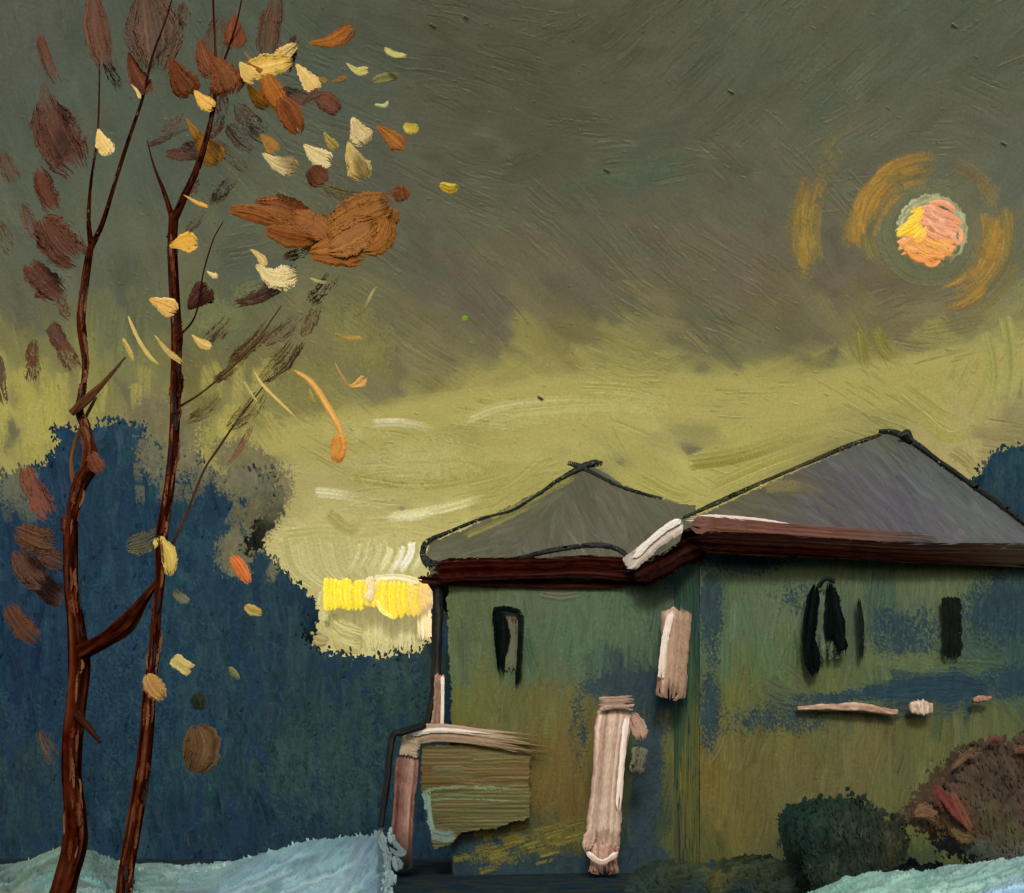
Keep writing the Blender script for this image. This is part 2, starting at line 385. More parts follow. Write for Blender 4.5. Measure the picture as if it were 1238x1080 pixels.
def near(x, y):
    d = np.maximum(np.hypot(KK[:, 0]-x, KK[:, 1]-y), 6.); w = 1/d**3; w /= w.sum(); A = np.deg2rad(KK[:, 5])*2
    return (w[:, None]*KK[:, 2:5]).sum(0), math.atan2((w*np.sin(A)).sum(), (w*np.cos(A)).sum())/2
for i in range(330):
    x, y = rng.uniform(-60, 1300), rng.uniform(-60, 700); c, an = near(x, y); an += rng.randn()*.1; cu = rng.randn()*.05
    for k in range(rng.randint(4, 13)):
        o = (k-5)*rng.uniform(3, 5.5); L = rng.uniform(12, 60)*rng.choice([.6, 1, 1.5]); s0 = rng.randn()*14
        dx, dy = math.cos(an), math.sin(an); ox, oy = x-dy*o+dx*s0, y+dx*o+dy*s0
        up = rng.rand() < .5
        sky.stroke([(ox-dx*L/2, oy-dy*L/2), (ox-dy*L*cu, oy+dx*L*cu), (ox+dx*L/2, oy+dy*L/2)], rng.uniform(1.8, 3), c+(5 if up else -6), None, alpha=.6, jit=2, rel=1.5 if up else -1., load=0, soft=.5)
for i in range(900):
    x, y = rng.uniform(-60, 1300), rng.uniform(-60, 700); c, an = near(x, y); an = rng.uniform(0, 3.14); L = rng.uniform(2, 5)
    sky.stroke([(x-L, y), (x+L*math.cos(an), y+L*math.sin(an))], 2.2, c+rng.choice([10, -14]), alpha=.6, jit=2, rel=2., load=0)
sky.scumble([(800,200,55,16,-15,.8),(740,215,90,16,-8,.7)], (80,100,80), alpha=.5)
sky.scumble([(262,385,40,26,0,.9),(300,350,30,16,-20,.6)], (116,122,80), alpha=.7)
sky.scumble([(440,410,60,40,45,.8),(370,470,60,50,0,.7)], (132,130,74), alpha=.6)
sky.scumble([(200,520,60,50,0,1.1),(300,560,60,26,25,1.1),(325,610,26,60,25,1.1),(300,680,26,40,0,1.)], (112,108,80), alpha=.9)
# long dabs of light cloud
for P, w, c in [([(448,512),(490,512),(540,524)],9,(205,203,160)), ([(560,510),(610,492),(690,485),(740,488)],10,(190,188,130)), ([(380,595),(410,598),(458,606)],11,(215,212,170)),
                ([(470,625),(520,618),(585,603)],10,(222,218,168)), ([(465,628),(500,626),(540,616)],7,(228,224,182)), ([(530,618),(560,610),(590,600)],8,(210,206,150)),
                ([(610,500),(700,492),(790,492)],14,(176,172,104)), ([(700,470),(770,476),(820,500)],18,(172,168,98)), ([(380,638),(430,640),(500,632)],14,(188,182,122)),
                ([(340,650),(400,645),(470,655)],18,(184,178,118)), ([(420,575),(520,585),(640,560)],12,(162,158,90)), ([(600,640),(655,600),(690,560)],14,(158,156,86)),
                ([(770,575),(820,600),(850,590)],16,(168,165,92)), ([(860,590),(930,560),(1020,530)],16,(168,164,92)), ([(830,560),(900,548),(1010,510)],18,(160,156,86)),
                ([(1090,470),(1130,500),(1170,520)],18,(168,164,96)), ([(1110,500),(1150,528),(1200,500)],14,(172,168,98)), ([(1215,380),(1222,440),(1215,500)],14,(168,168,104)),
                ([(1190,400),(1200,450),(1190,500)],12,(164,164,98)), ([(1060,395),(1070,425),(1100,440)],14,(140,136,74)), ([(1040,400),(1044,430),(1050,450)],12,(142,138,74)),
                ([(395,620),(425,640),(440,610)],14,(150,138,80)), ([(1150,545),(1170,560),(1190,590)],14,(165,152,100))]:
    ss_(P, w*1.15, np.array(c)-4, np.array(c)-16, dry=.42, jit=9, rel=.8, soft=.4, load=.1, grain=.6, alpha=.95)
sky.scumble([(420,660,90,60,0,1.2),(500,560,110,40,-5,.8),(440,520,60,20,0,.7),(640,500,120,22,-6,.8),(760,490,70,22,0,.8)], (184,178,118), alpha=.5, rel=.3)
for i in range(9):                          # arcs of pale paint above the yellow light
    x = 345+i*18; ss_([(x, 650), (x+12, 690+i*1.5), (x+45, 715)], 15, (180,174,116), (192,186,130), jit=9, rel=1.3)
for i in range(7):
    x = 425+i*13; ss_([(x+8, 655+rng.rand()*8), (x+6, 672), (x-8, 698)], 8, (214,210,158) if i > 2 else (190,184,130), dry=.25, rel=1.6, jit=12)
ss_([(498, 655), (495, 672), (480, 694)], 9, (236,234,214), rel=1.8)
ss_([(488, 660), (484, 675), (470, 696)], 6, (228,226,196), rel=1.8)
# amber rings round the low sun
sx, sy = 1125, 281
def ring(r, a0, a1, w, c, c2, dry, n=1, sq=1.0):
    for k in range(n):
        aa = np.deg2rad(np.linspace(a0, a1, 7)); rr = r+rng.randn()*2
        ss_([(sx+rr*math.cos(a), sy+rr*math.sin(a)*sq) for a in aa], w*1.2, np.array(c)*1.06, c2, dry=dry*1.1, jit=9, rel=.5, alpha=.8, load=0, grain=.85)
ring(92, 170, 262, 13, (160,118,48), (126,116,68), .42)
ring(80, 185, 262, 14, (130,112,66), (108,104,70), .35)
ring(68, 190, 245, 12, (156,108,58), (120,104,64), .4)
ring(92, 172, 225, 8, (166,118,44), (150,118,60), .45, 3)
ring(58, 190, 240, 9, (150,108,62), (112,104,72), .45)
ring(75, 155, 185, 16, (128,120,66), (112,106,68), .45)
for r in (150, 158, 144): ring(r, 165, 197, 12, (132,122,64), (116,110,68), .5, 1)
ring(158, 172, 186, 9, (150,112,62), (130,118,64), .4)
ring(162, 215, 245, 12, (108,100,68), (104,98,70), .7)
ring(78, -15, 50, 22, (134,118,64), (114,108,70), .4, 2)
ring(92, -20, 60, 16, (128,116,66), (110,106,72), .5, 2)
ring(84, -5, 40, 12, (152,120,62), (132,116,64), .4, 1)
ring(110, 20, 70, 10, (120,112,66), (108,104,70), .5, 1)
ring(84, -70, -30, 14, (116,100,66), (104,98,72), .5)
for k in range(46):
    a0 = rng.choice([rng.uniform(165, 255), rng.uniform(-30, 60), rng.uniform(150, 300)]); r_ = rng.choice([rng.uniform(60, 98), rng.uniform(60, 98), rng.uniform(140, 165)])
    if r_ > 130: a0 = rng.uniform(165, 200)
    am = rng.rand(); ring(r_, a0, a0+rng.uniform(16, 44)*(.5 if r_ > 130 else 1), rng.uniform(6, 14), (132+26*am,112+6*am,66-10*am), (112,104,70), .62)
for r in (50, 46, 55): ring(r, 0, 355, 13, (112,116,86), (102,104,80), .5)
sky.scumble([(975,285,20,62,0,1.),(960,270,14,30,0,.8),(1010,190,40,14,-40,.6)], (120,112,64), alpha=.7)
sky.scumble([(972,300,9,40,0,1.)], (158,128,60), alpha=.8)
sky.scumble([(1042,262,16,50,30,1.),(1075,215,40,12,-30,.95),(1200,300,22,48,20,1.05),(1180,335,40,14,-35,.9),(1195,235,16,30,-20,.7)], (150,124,66), alpha=.5)
sky.scumble([(1050,250,9,46,32,1.1),(1200,290,10,30,15,1.1)], (186,142,64), alpha=.6)
for k in range(60):
    a0 = rng.choice([rng.uniform(175, 250), rng.uniform(-25, 55)]); r_ = rng.uniform(60, 98)
    ring(r_, a0, a0+rng.uniform(12, 34), rng.uniform(2.5, 5), (186,138,58) if rng.rand() < .5 else (150,126,66), (140,116,62), .45)
for k in range(16): a0 = rng.uniform(165, 190); ring(rng.uniform(142, 164), a0, a0+rng.uniform(5, 12), rng.uniform(3, 6), (160,132,62), (130,116,62), .5)
for (x, y) in [(730,205),(1210,172),(880,110),(520,30),(560,20),(1150,30),(650,480)]:   # flecks
    ss_([(x, y), (x+8, y+5)], 4, (60,60,48), rel=2)
def skypos(X, Y, Z):
    X = widen(X, -40, 1280, .25); Y = np.where(Y < -40, Y-(Y+40)**2*.4, Y)
    D = np.stack([(X-CX)/F, np.ones_like(X), (HY-Y)/F], -1); D /= np.linalg.norm(D, axis=-1)[..., None]
    return np.array([0, 0, EYE])+D*(RS-Z*RS/F*.9)[..., None]
V, Fq, C = grid(sky, skypos, None, .8)
tag(MB().add(V, Fq, C).build('sky', M['sky'], origin=(0, 0, 0)), kind='structure')

# the low sun: a disc of thick paint-coloured light with a pale green rim
YS = 140.
sc = at(sx, sy, YS)
sun = tag(empty('sun', sc), 'small glowing disc of yellow, pink and orange in the dark sky above the larger roof', 'sun')
mb = MB()
for a in range(0, 360, 20):
    r = math.radians(a); r2 = math.radians(a+34)
    dab(mb, [(sx+2+36*math.cos(r), sy-2+37*math.sin(r)), (sx+2+38*math.cos((r+r2)/2), sy-2+39*math.sin((r+r2)/2)), (sx+2+36*math.cos(r2), sy-2+37*math.sin(r2))], 13, YS+.6, (150,154,116), (122,128,94), thick=.1, shape='round', fuzz=.5)
for a in range(0, 360, 40): dab1(sx+14*math.cos(a), sy+14*math.sin(a), 44, 30, a, YS+.8, (150,156,112), (160,150,100), mb=mb, shape='round')
mb.build('halo', M['glow'], sun)
mb = MB()
yl, pk, og, sa = (238,200,40), (232,168,124), (232,164,74), (224,140,96)
for a in range(0, 360, 30):
    q = math.radians(a); dab1(sx-2+17*math.cos(q), sy+1+17*math.sin(q), 34, 24, a+90, YS+.5, (234,160,84) if 20 < a < 200 else (226,150,108), (228,168,96), mb=mb, shape='round', thick=.1)
for k in range(80):
    a = rng.uniform(0, 6.28); q = 33*math.sqrt(rng.rand()); x, y = sx-2+q*math.cos(a), sy+1+q*math.sin(a)
    c = (240,204,60) if x < 1116 and y < 284 else (230,160,84) if y > 288 else (228,160,122)
    dab1(x, y, rng.uniform(16, 26), rng.uniform(4, 7), 28+rng.randn()*12 if x > 1112 else -35+rng.randn()*8, YS-.3-rng.rand()*.3, np.array(c)+rng.randn()*9, np.array(c)*.95, mb=mb, shape='round', thick=.16)
for P, w, c, c2 in [([(1092,278),(1104,266),(1118,252)],14,yl,(244,214,80)), ([(1084,286),(1094,280),(1110,272)],14,(236,190,60),yl), ([(1098,284),(1112,290),(1122,272)],14,(240,200,70),og),
    ([(1112,252),(1126,252),(1136,262)],13,(226,160,130),pk), ([(1122,246),(1142,246),(1156,256)],13,(228,152,112),(232,164,124)), ([(1124,256),(1142,268),(1160,276)],11,(238,190,160),(230,150,120)),
    ([(1138,254),(1152,262),(1164,272)],11,(224,144,100),(230,156,116)), ([(1118,262),(1136,278),(1158,284)],12,(232,150,116),(240,196,160)), ([(1084,290),(1100,300),(1116,304)],13,(230,156,100),(236,180,110)),
    ([(1104,282),(1124,294),(1146,300)],14,og,(240,190,90)), ([(1126,286),(1142,292),(1160,292)],12,(230,152,96),og), ([(1092,298),(1108,312),(1124,316)],13,(232,150,70),(228,148,84)),
    ([(1106,300),(1126,308),(1146,308)],14,(238,176,80),(230,140,80)), ([(1114,312),(1126,320),(1138,314)],12,(234,160,70),(220,120,70)), ([(1136,300),(1148,304),(1154,296)],10,(232,152,84),(226,136,76)),
    ([(1150,270),(1162,282),(1160,298)],10,(228,148,100),(234,164,116)), ([(1132,272),(1146,280),(1158,284)],5,(246,216,200),(240,190,160)), ([(1134,291),(1146,297),(1156,300)],4,(246,216,200),(240,190,160)), ([(1128,262),(1140,270),(1154,274)],4,(244,206,186),(240,190,160))]:
    dab(mb, P, w*.6, YS-.5, c, c2, thick=.16, shape='round', rel=.9, jit=12)
mb.build('disc', paint_mat('sun_paint', .5, .4, .2, 1.08, .1, 4.), sun)

# ------------------------------------------------------------ bright cloud low beside the house
YC = 120.
cl = tag(empty('cloud', at(455, 745, YC)), 'pale yellow cloud low beside the house with bright yellow patches', 'cloud')
mb = MB()
for i in range(15):
    x = 392+i*9.2; y1 = [752,760,768,778,786,790,792,790,790,788,788,786,782,776,770][i]
    dab(mb, [(x+2, 712), (x, 745), (x+rng.uniform(-3, 2), y1)], 17, YC+rng.rand(), (186+i*.8,180+i*.8,122+i*2), (196,190,136), thick=.07, shape='flat', jit=12, rel=.8)
for i in range(4):
    dab(mb, [(398+i*3, 742+i*9), (412, 756+i*8), (440, 764+i*8)], 15, YC-.6, (176,170,110), (166,158,98), thick=.07, shape='round', jit=10)
dab(mb, [(374, 760), (384, 772), (398, 776)], 18, YC+.5, (150,138,88), (140,130,84), thick=.07, shape='round')
for i, x in enumerate((508, 515, 521)):
    dab(mb, [(x-6, 706), (x, 735), (x+1, 775)], 8, YC-1.2, (222,196,136), (238,226,190), thick=.12, shape='flat', jit=16, dry=.15)
dab(mb, [(522, 712), (526, 740), (525, 772)], 5, YC-1.5, (244,240,222), (226,220,200), thick=.15, shape='flat', jit=10)
dab(mb, [(450, 700), (480, 698), (518, 706)], 8, YC-1.5, (222,216,176), (206,198,150), thick=.12, shape='flat', jit=10)
mb.build('vapour', M['glow'], cl)
YM = paint_mat('bright_yellow_paint', .5, .4, .3, 1.1, .1, 4.)
mb = MB()
for i in range(9):
    x = 397+i*7.2; dab(mb, [(x+1, 700+rng.randn()*2), (x-1, 716), (x+1, 737-(i > 5)*4+rng.rand()*3)], 11, YC-2, (250,228,40) if i < 6 else (238,214,110), (246,216,60), thick=.12, shape='flat', jit=16, rel=.9)
dab(mb, [(446, 696), (449, 712), (444, 727)], 9, YC-2.4, (226,206,160), (240,226,180), thick=.14, shape='flat', jit=14)
mb.build('bright_patch', YM, cl)
mb = MB()
for i in range(9):
    x = 459+i*7.2; yb = [735, 744, 750, 749, 744, 746, 748, 740, 732][i]
    dab(mb, [(x+1, 702+rng.randn()*2.5), (x-1, 722), (x+2, yb)], 11, YC-2, (250,228,44) if i < 5 else (234,206,100), (242,206,70) if i < 7 else (230,190,130), thick=.12, shape='flat', jit=16, rel=.9)
dab(mb, [(456, 724), (462, 738), (478, 749)], 6, YC-2.4, (250,240,150), (248,230,90), thick=.14, shape='round', jit=10)
mb.build('bright_patch', YM, cl)

# ------------------------------------------------------------ ground
gm = bpy.data.materials.new('dark_ground'); gm.use_nodes = True
n = gm.node_tree.nodes; l = gm.node_tree.links; b = n['Principled BSDF']; b.inputs['Roughness'].default_value = 1; b.inputs['Specular IOR Level'].default_value = 0
tc = n.new('ShaderNodeTexCoord'); nz = n.new('ShaderNodeTexNoise'); nz.inputs['Scale'].default_value = 1.6; nz.inputs['Detail'].default_value = 9; nz.inputs['Roughness'].default_value = .7
cr = n.new('ShaderNodeValToRGB'); l.new(tc.outputs['Object'], nz.inputs['Vector']); l.new(nz.outputs[0], cr.inputs[0]); l.new(cr.outputs[0], b.inputs['Base Color'])
for p, c in ((.35, (12,44,64)), (.5, (20,58,76)), (.62, (30,62,58)), (.72, (64,66,46))):
    e = cr.color_ramp.elements.new(p) if p not in (.35, .72) else cr.color_ramp.elements[0 if p == .35 else 1]
    e.position = p; e.color = (*lin(c), 1)
bp = n.new('ShaderNodeBump'); bp.inputs['Strength'].default_value = .6; bp.inputs['Distance'].default_value = .15; l.new(nz.outputs[0], bp.inputs['Height']); l.new(bp.outputs[0], b.inputs['Normal'])
N = 90; xs = np.linspace(-1, 1, N); gx = np.sign(xs)*np.abs(xs)**2.2*260; X, Y = np.meshgrid(gx, gx+0)
Z = .05*np.sin(X*.7)*np.cos(Y*.5)*np.exp(-(X**2+Y**2)/2500)-.04
V = np.stack([X, Y, Z], -1).reshape(-1, 3); idx = np.arange(N*N).reshape(N, N)
q = np.stack([idx[:-1, :-1], idx[:-1, 1:], idx[1:, 1:], idx[1:, :-1]], -1).reshape(-1, 4)
tag(mesh_from('ground', V, q, np.full((N*N, 3), 60.), gm), kind='structure')

def snowbank(name, tab, y0, y1, crest, pts, xr, strokes, extra, tang=60):
    """bank of snow: tab gives the photo row of its crest along the columns; u = photo column, v = distance down the slope."""
    cv = Canvas(xr[0], 0, xr[1], 300, 1.3, (120,150,150)); cv.fill(pts, *strokes, jit=10, rel=1.6, cj=9, load=.8)
    for e in extra: cv.stroke(*e[:3], **e[3])
    tx, ty = np.array(tab, float).T
    def pos(X, Yv, Z):
        t = Yv/300.; t = (1/(y1+(y0-y1)*0)+t*(1/y0-1/y1)); t = (1/t-y1)/(y0-y1)     # rows spread evenly as seen
        top = np.interp(X, tx, ty)
        hz = np.maximum(EYE-(top-HY)*crest/F, .03)
        d = y1+(y0-y1)*t
        prof = np.where(d > crest, np.clip(1-(d-crest)/(y1-crest), 0, 1)**.6, 1-np.clip((crest-d)/(crest-y0), 0, 1)**1.3)
        x = (X-CX)/F*d
        e = np.clip(np.minimum(X-xr[0], xr[1]-X)/14., 0, 1)**.5
        z = hz*prof*e+.03+Z*.03*e-.06*(1-e)+.05*(vnoise(*X.shape, (8, 9), 5)-.5)*e
        return np.stack([x, d, z], -1)
    V, Fq, C = grid(cv, pos, None, 1.); C = C*1.16+np.array([-4, 2, 6])
    mb = MB().add(V, Fq, C)
    for i in range(int((xr[1]-xr[0])*.55)):
        x = rng.uniform(max(xr[0], -60)+10, min(xr[1], 1300)-4); y = np.interp(x, tx, ty)+rng.uniform(-3, 9); c = np.array(pts[int(np.argmin([(p[0]-x)**2 for p in pts]))][2:5], float)+rng.randn()*8
        if x > 150 or rng.rand() < .3: dab1(x, y, rng.uniform(6, 17), rng.uniform(3, 6), tang+rng.randn()*25, crest-.1+rng.rand()*.2, c, c+8, mb=mb, thick=.1, shape='leaf', rel=.5, jit=10, step=1.3, fuzz=.3)
    if xr[1] < 600:
        for i in range(90):
            x = xr[1]-6+rng.randn()*7; y = rng.uniform(1010, 1085); c = np.array((116,142,148))+rng.randn()*10
            dd = min(F*EYE/(y-HY+22), crest)-.1
            dab1(x, y, rng.uniform(10, 24), rng.uniform(4, 9), rng.uniform(60, 120), dd, c, c*.92, mb=mb, thick=.1, shape='round', rel=.5, jit=9, dry=.3, fuzz=.5)
        for P in ([(474,1012),(482,1024),(490,1034)], [(470,1024),(480,1032),(492,1030)], [(478,1034),(484,1044),(480,1052)]):
            dab(mb, P, 9, crest-.4, (108,134,140), (96,120,126), thick=.1, shape='leaf', rel=.5, fuzz=.4)
    o = mb.build(name, M['snow'])
    return tag(o, kind='structure')
snowbank('snow', [(-300,1040),(-60,1075),(0,1062),(40,1042),(72,1028),(110,1032),(150,1050),(200,1064),(255,1056),(300,1042),(340,1030),(370,1020),(400,1018),(440,1012),(470,1022)], 9, 27, 24.4,
    [(0,60,100,114,100,-20),(70,40,98,116,102,-10),(140,50,100,118,106,-10),(60,100,112,134,124,-8),(160,90,128,150,140,0),(220,60,128,148,142,5),(250,100,150,172,170,-5),(300,60,128,156,160,-25),(380,50,128,158,164,-35),(430,60,130,158,162,-60),(350,110,136,166,170,-15),(460,60,110,136,146,-75),(300,200,150,178,178,-10),(0,200,130,152,144,-5)],
    (-300, 470), (1500, (30, 90), (8, 18)),
    [([(15,52),(50,40),(80,36)],8,(92,104,88),dict(dry=.3)), ([(36,70),(90,62),(140,70)],10,(104,140,130),dict(dry=.2)), ([(95,72),(130,80),(165,84)],9,(112,146,134),dict(dry=.2)),
     ([(150,100),(200,84),(260,96)],10,(186,196,184),dict(dry=.35)), ([(230,90),(300,74),(380,60)],8,(160,184,188),dict(dry=.3)), ([(260,70),(330,52),(400,38)],8,(150,178,184),dict(dry=.3)), ([(310,110),(390,90),(440,60)],7,(164,188,192),dict(dry=.3))])
snowbank('snow', [(940,1105),(990,1082),(1020,1068),(1060,1060),(1110,1060),(1150,1053),(1190,1047),(1238,1041),(1400,1028),(1700,1030)], 7, 18.2, 16.2,
    [(1000,60,128,160,146,-20),(1080,60,138,170,156,-15),(1150,50,134,166,152,-10),(1238,50,132,164,150,-10),(1238,110,146,176,186,-12),(1150,120,150,182,172,-14),(1190,90,156,184,190,-14),(1050,100,150,182,170,-18),(1400,80,136,166,156,-8)],
    (940, 1700), (1300, (40, 110), (8, 20)),
    [([(1180,90),(1210,80),(1260,76)],12,(156,190,214),dict(dry=.2)), ([(1080,80),(1140,66),(1230,60)],8,(160,194,178),dict(dry=.3)), ([(1040,84),(1090,74),(1130,76)],7,(168,198,184),dict(dry=.3))], tang=-12)

# ------------------------------------------------------------ woods: one dark blue mass beyond the trees
def woods(poly, box_, Y, pts, extra, n, label, bulge=.35, tufts=0, rag=4, big=((18, 60), (6, 16)), name='woods', cat='woods', scr=(58,86,88), lumps=((70, 55), (26, 20)), stuff=True, cj=5, ajit=8, scum=()):
    cv = Canvas(*box_, 1.3 if stuff else 1.1, pts[0][2:5]); cv.fill(pts, n, *big, jit=7, rel=.7, cj=cj, dry=.4, load=.15, ajit=ajit)
    cv.fill(pts, n*2, (6, 22), (1.6, 3.5), jit=9, rel=1.1, cj=cj*1.6, alpha=.5, ajit=30)
    for e in extra: cv.stroke(*e[:3], **{**e[3], 'grain': .75})
    for e in scum: cv.scumble(*e)
    for i in range(n//4):
        x, y = rng.uniform(cv.x0, cv.x0+cv.w*cv.st), rng.uniform(cv.y0, cv.y0+cv.h*cv.st); a = rng.uniform(0, 3.14); L = rng.uniform(6, 26); k = rng.randn()*.3
        cv.stroke([(x, y), (x+L/2*math.cos(a)-k*L*math.sin(a), y+L/2*math.sin(a)+k*L*math.cos(a)), (x+L*math.cos(a), y+L*math.sin(a))], 1.8, scr, alpha=.35, rel=1.4, load=0)
    m = polymask(cv, poly, rag)
    # rounded away from its outline, lumpy like crowns
    d = m.astype(float)
    for k in (3, 6, 12, 20):
        c = np.cumsum(np.pad(d, ((k, k), (0, 0)), 'edge'), 0); d = (c[2*k:]-c[:-2*k])[:cv.h]/(2*k)
        c = np.cumsum(np.pad(d, ((0, 0), (k, k)), 'edge'), 1); d = (c[:, 2*k:]-c[:, :-2*k])[:, :cv.w]/(2*k)
    lump = vnoise(cv.h, cv.w, lumps[0])*.7+vnoise(cv.h, cv.w, lumps[1])*.3
    back = (1-np.clip(d*1.6-.6, 0, 1))**2*bulge*.55+lump*bulge*.3
    X, Yg = np.meshgrid(cv.xs, cv.ys)
    def pos(X, Yp, Z):
        D = Y+back-Z*Y/F*.9
        return np.stack([(X-CX)/F*D, D, EYE+(HY-Yp)/F*D], -1)
    V, Fq, C = grid(cv, pos, m, 1.)
    mb = MB().add(V, Fq, C)
    V2 = V.copy(); V2[:, 1] = Y+.6+bulge*3.2-(V2[:, 1]-Y)*.3; mb.add(V2, Fq[:, ::-1], C)     # far side
    # loose tufts standing proud of the mass and along its edge
    P = np.asarray(poly, float)
    jj, ii = np.nonzero(m)
    for k in range(tufts):
        q = rng.randint(len(jj)); x = cv.xs[ii[q]]; y = cv.ys[jj[q]]
        c = cv.c[jj[q], ii[q]]*(.95+.12*rng.rand())
        dab1(x, y, rng.uniform(4, 10), rng.uniform(1.6, 3), rng.uniform(60, 120), Y+back[jj[q], ii[q]]-.02-rng.rand()*.03, c, c*.9, mb=mb, thick=.12, shape='round', step=2., rel=.2, jit=5)
    for i in range(len(P)):
        a, b_ = P[i], P[(i+1) % len(P)]
        if min(a[1], b_[1]) > 1000 or a[0] < -150: continue
        for k in range(int(np.hypot(*(b_-a))/2.2)):
            t = rng.rand(); x, y = a*(1-t)+b_*t+rng.randn(2)*3.2
            jx = int(np.clip((x-cv.x0)/cv.st, 0, cv.w-1)); jy = int(np.clip((y-cv.y0)/cv.st, 0, cv.h-1)); c = cv.c[jy, jx]
            x, y = (x, y) if stuff else (x+rng.randn()*2, y+rng.randn()*2)
            dab1(x, y, rng.uniform(3, 9)*(1 if stuff else 1.4), rng.uniform(1.6, 3.6)*(1 if stuff else 2.2), rng.uniform(50, 130), Y+back[jy, jx]-.1+rng.rand()*.4, c, c*.9, mb=mb, thick=.12, shape='round', step=2., rel=.2, jit=5)
    o = mb.build(name, M['wood'])
    return tag(o, label, cat, kind='stuff' if stuff else None)
bl = [(20,50,76),(24,54,72),(16,44,70),(30,60,76)]
wp = [(-150,600,20,48,72,90),(20,640,22,50,74,90),(60,560,20,48,74,90),(30,800,18,46,72,90),(30,950,30,52,62,90),(150,560,24,56,74,90),(150,700,20,52,76,88),(150,850,20,50,72,90),(130,960,22,50,66,90),
      (250,650,24,56,76,88),(260,800,28,55,68,88),(250,920,28,56,66,85),(260,1020,20,44,62,80),(300,600,24,50,66,80),(380,820,32,58,66,90),(400,900,32,56,64,90),(450,950,26,54,68,85),(420,1000,22,46,62,80),
      (490,820,34,58,64,90),(500,900,26,50,62,90),(530,720,34,52,52,90),(530,800,32,54,56,90),(335,720,26,54,68,90),(560,1000,24,50,64,80)]
ex = []
for i in range(20):      # grey scrub scumbled over the upper right of the mass
    x = rng.uniform(205, 320); y = 540+(x-225)*.55+rng.randn()*22
    ex.append(([(x, y-14), (x+rng.uniform(-8, 8), y+14)], rng.uniform(6, 14), (94,94,76), dict(dry=.62, jit=9, alpha=.85)))
for i in range(20):
    x = rng.uniform(165, 240); y = rng.uniform(520, 600)
    ex.append(([(x, y-14), (x+rng.uniform(-8, 8), y+14)], rng.uniform(8, 16), (100,97,78), dict(dry=.6, jit=9, alpha=.8)))
for i in range(24):
    x = rng.uniform(-10, 40); y = rng.uniform(560, 625)
    ex.append(([(x, y-14), (x+5, y+12)], rng.uniform(8, 14), (84,88,78), dict(dry=.6, jit=9, alpha=.7)))
for i in range(22):
    x = rng.uniform(272, 335); y = rng.uniform(610, 700)
    ex.append(([(x+8, y-18), (x-8, y+14)], rng.uniform(8, 14), (104,102,78), dict(dry=.55, jit=9, alpha=.8)))
for i in range(30):
    x = rng.uniform(360, 520); y = rng.uniform(800, 1000)
    ex.append(([(x, y-30), (x+2, y+30)], rng.uniform(6, 14), (42,68,70), dict(dry=.6, jit=9, alpha=.5)))
woods([(-260,600),(-120,560),(0,575),(55,560),(70,535),(62,515),(95,520),(140,508),(170,515),(190,545),(215,535),(240,552),(262,575),(300,565),(335,574),(332,600),(314,625),(300,648),(290,666),(325,672),(341,690),(350,704),(370,712),(374,738),(362,768),(385,786),(425,792),(455,795),(495,788),(527,776),(530,700),(515,680),(540,690),(640,700),(700,1080),(-260,1090)],
      (-260, 490, 705, 1090), 31, wp, ex, 2600, 'dense dark blue wood behind the two thin trees', tufts=500, rag=8,
      scum=(([(205,545,45,50,0,1.),(280,575,60,28,30,1.05),(320,610,26,60,20,1.1),(285,670,30,34,0,1.)], (108,106,82)), ([(12,585,40,34,0,.9)], (92,96,82)), ([(400,930,120,90,0,.62),(480,830,60,60,0,.62)], (44,68,68)), ([(180,800,150,200,0,.45)], (34,66,84)), ([(100,900,200,150,0,.4)], (12,36,58))))
woods([(1165,1020),(1165,700),(1176,590),(1188,560),(1205,545),(1238,538),(1300,520),(1420,545),(1520,520),(1640,560),(1700,640),(1720,1020)], (1160, 505, 1725, 1026), 36,
      [(1200,580,24,54,70,100),(1238,600,22,52,70,90),(1400,600,22,50,70,90),(1400,850,20,48,66,90),(1600,750,22,52,68,90)], [([(1195,545),(1185,570)],10,(80,88,76),dict(dry=.5))], 1300, 'dark blue treetops rising behind the right end of the larger roof', tufts=250, bulge=1.2)

# ------------------------------------------------------------ the house
YL, YR = 25.0, 24.45                                   # depth of the set-back left wing and of the nearer right wing
house = tag(empty('house', at(790, 1040, 22)*np.array([1, 1, 0])), 'green and olive rendered house with two grey hipped roofs and dark red eaves', 'house')
HO = np.array(house.location)
def fwall(y): return plane3(at(600, 700, y), at(700, 700, y), at(600, 900, y))

# left wing wall
cv = Canvas(530, 690, 850, 1062, 1.15, (28,50,58))
lp = [(545,720,84,90,58,90),(570,760,84,94,62,90),(560,805,82,94,62,90),(620,825,76,92,64,90),(700,830,74,92,68,90),(640,720,84,96,74,90),(640,780,72,94,72,90),(700,760,76,98,76,90),(760,760,74,96,74,90),(720,810,62,86,72,90),(790,780,70,92,72,90),
      (600,840,98,94,44,90),(560,870,98,96,42,90),(650,850,96,90,44,90),(700,850,104,92,44,90),(680,900,106,86,38,90),(720,900,108,86,36,90),(650,960,106,82,34,90),(700,970,106,82,36,90),(600,990,82,76,40,85),(740,940,70,76,44,90),(780,900,60,70,46,90),(780,980,44,60,50,90),
      (560,1040,26,52,64,80),(600,1050,26,52,62,80),(640,1020,70,72,44,90),(700,1040,52,64,46,80),(740,830,30,54,62,90),(790,840,28,52,62,90),(770,1020,34,54,54,90),(835,720,60,84,72,90),(835,780,66,90,74,90),(840,850,60,72,52,90),(820,900,98,92,44,90),(835,960,94,92,44,90),(830,1020,80,78,42,90)]
cv.fill(lp, 1300, (30, 90), (9, 20), jit=6, rel=.8, cj=4, power=4, dry=.3)
cv.fill(lp, 700, (30, 80), (2.5, 6), jit=5, rel=.8, cj=3.5, alpha=.45, power=4, ajit=8)
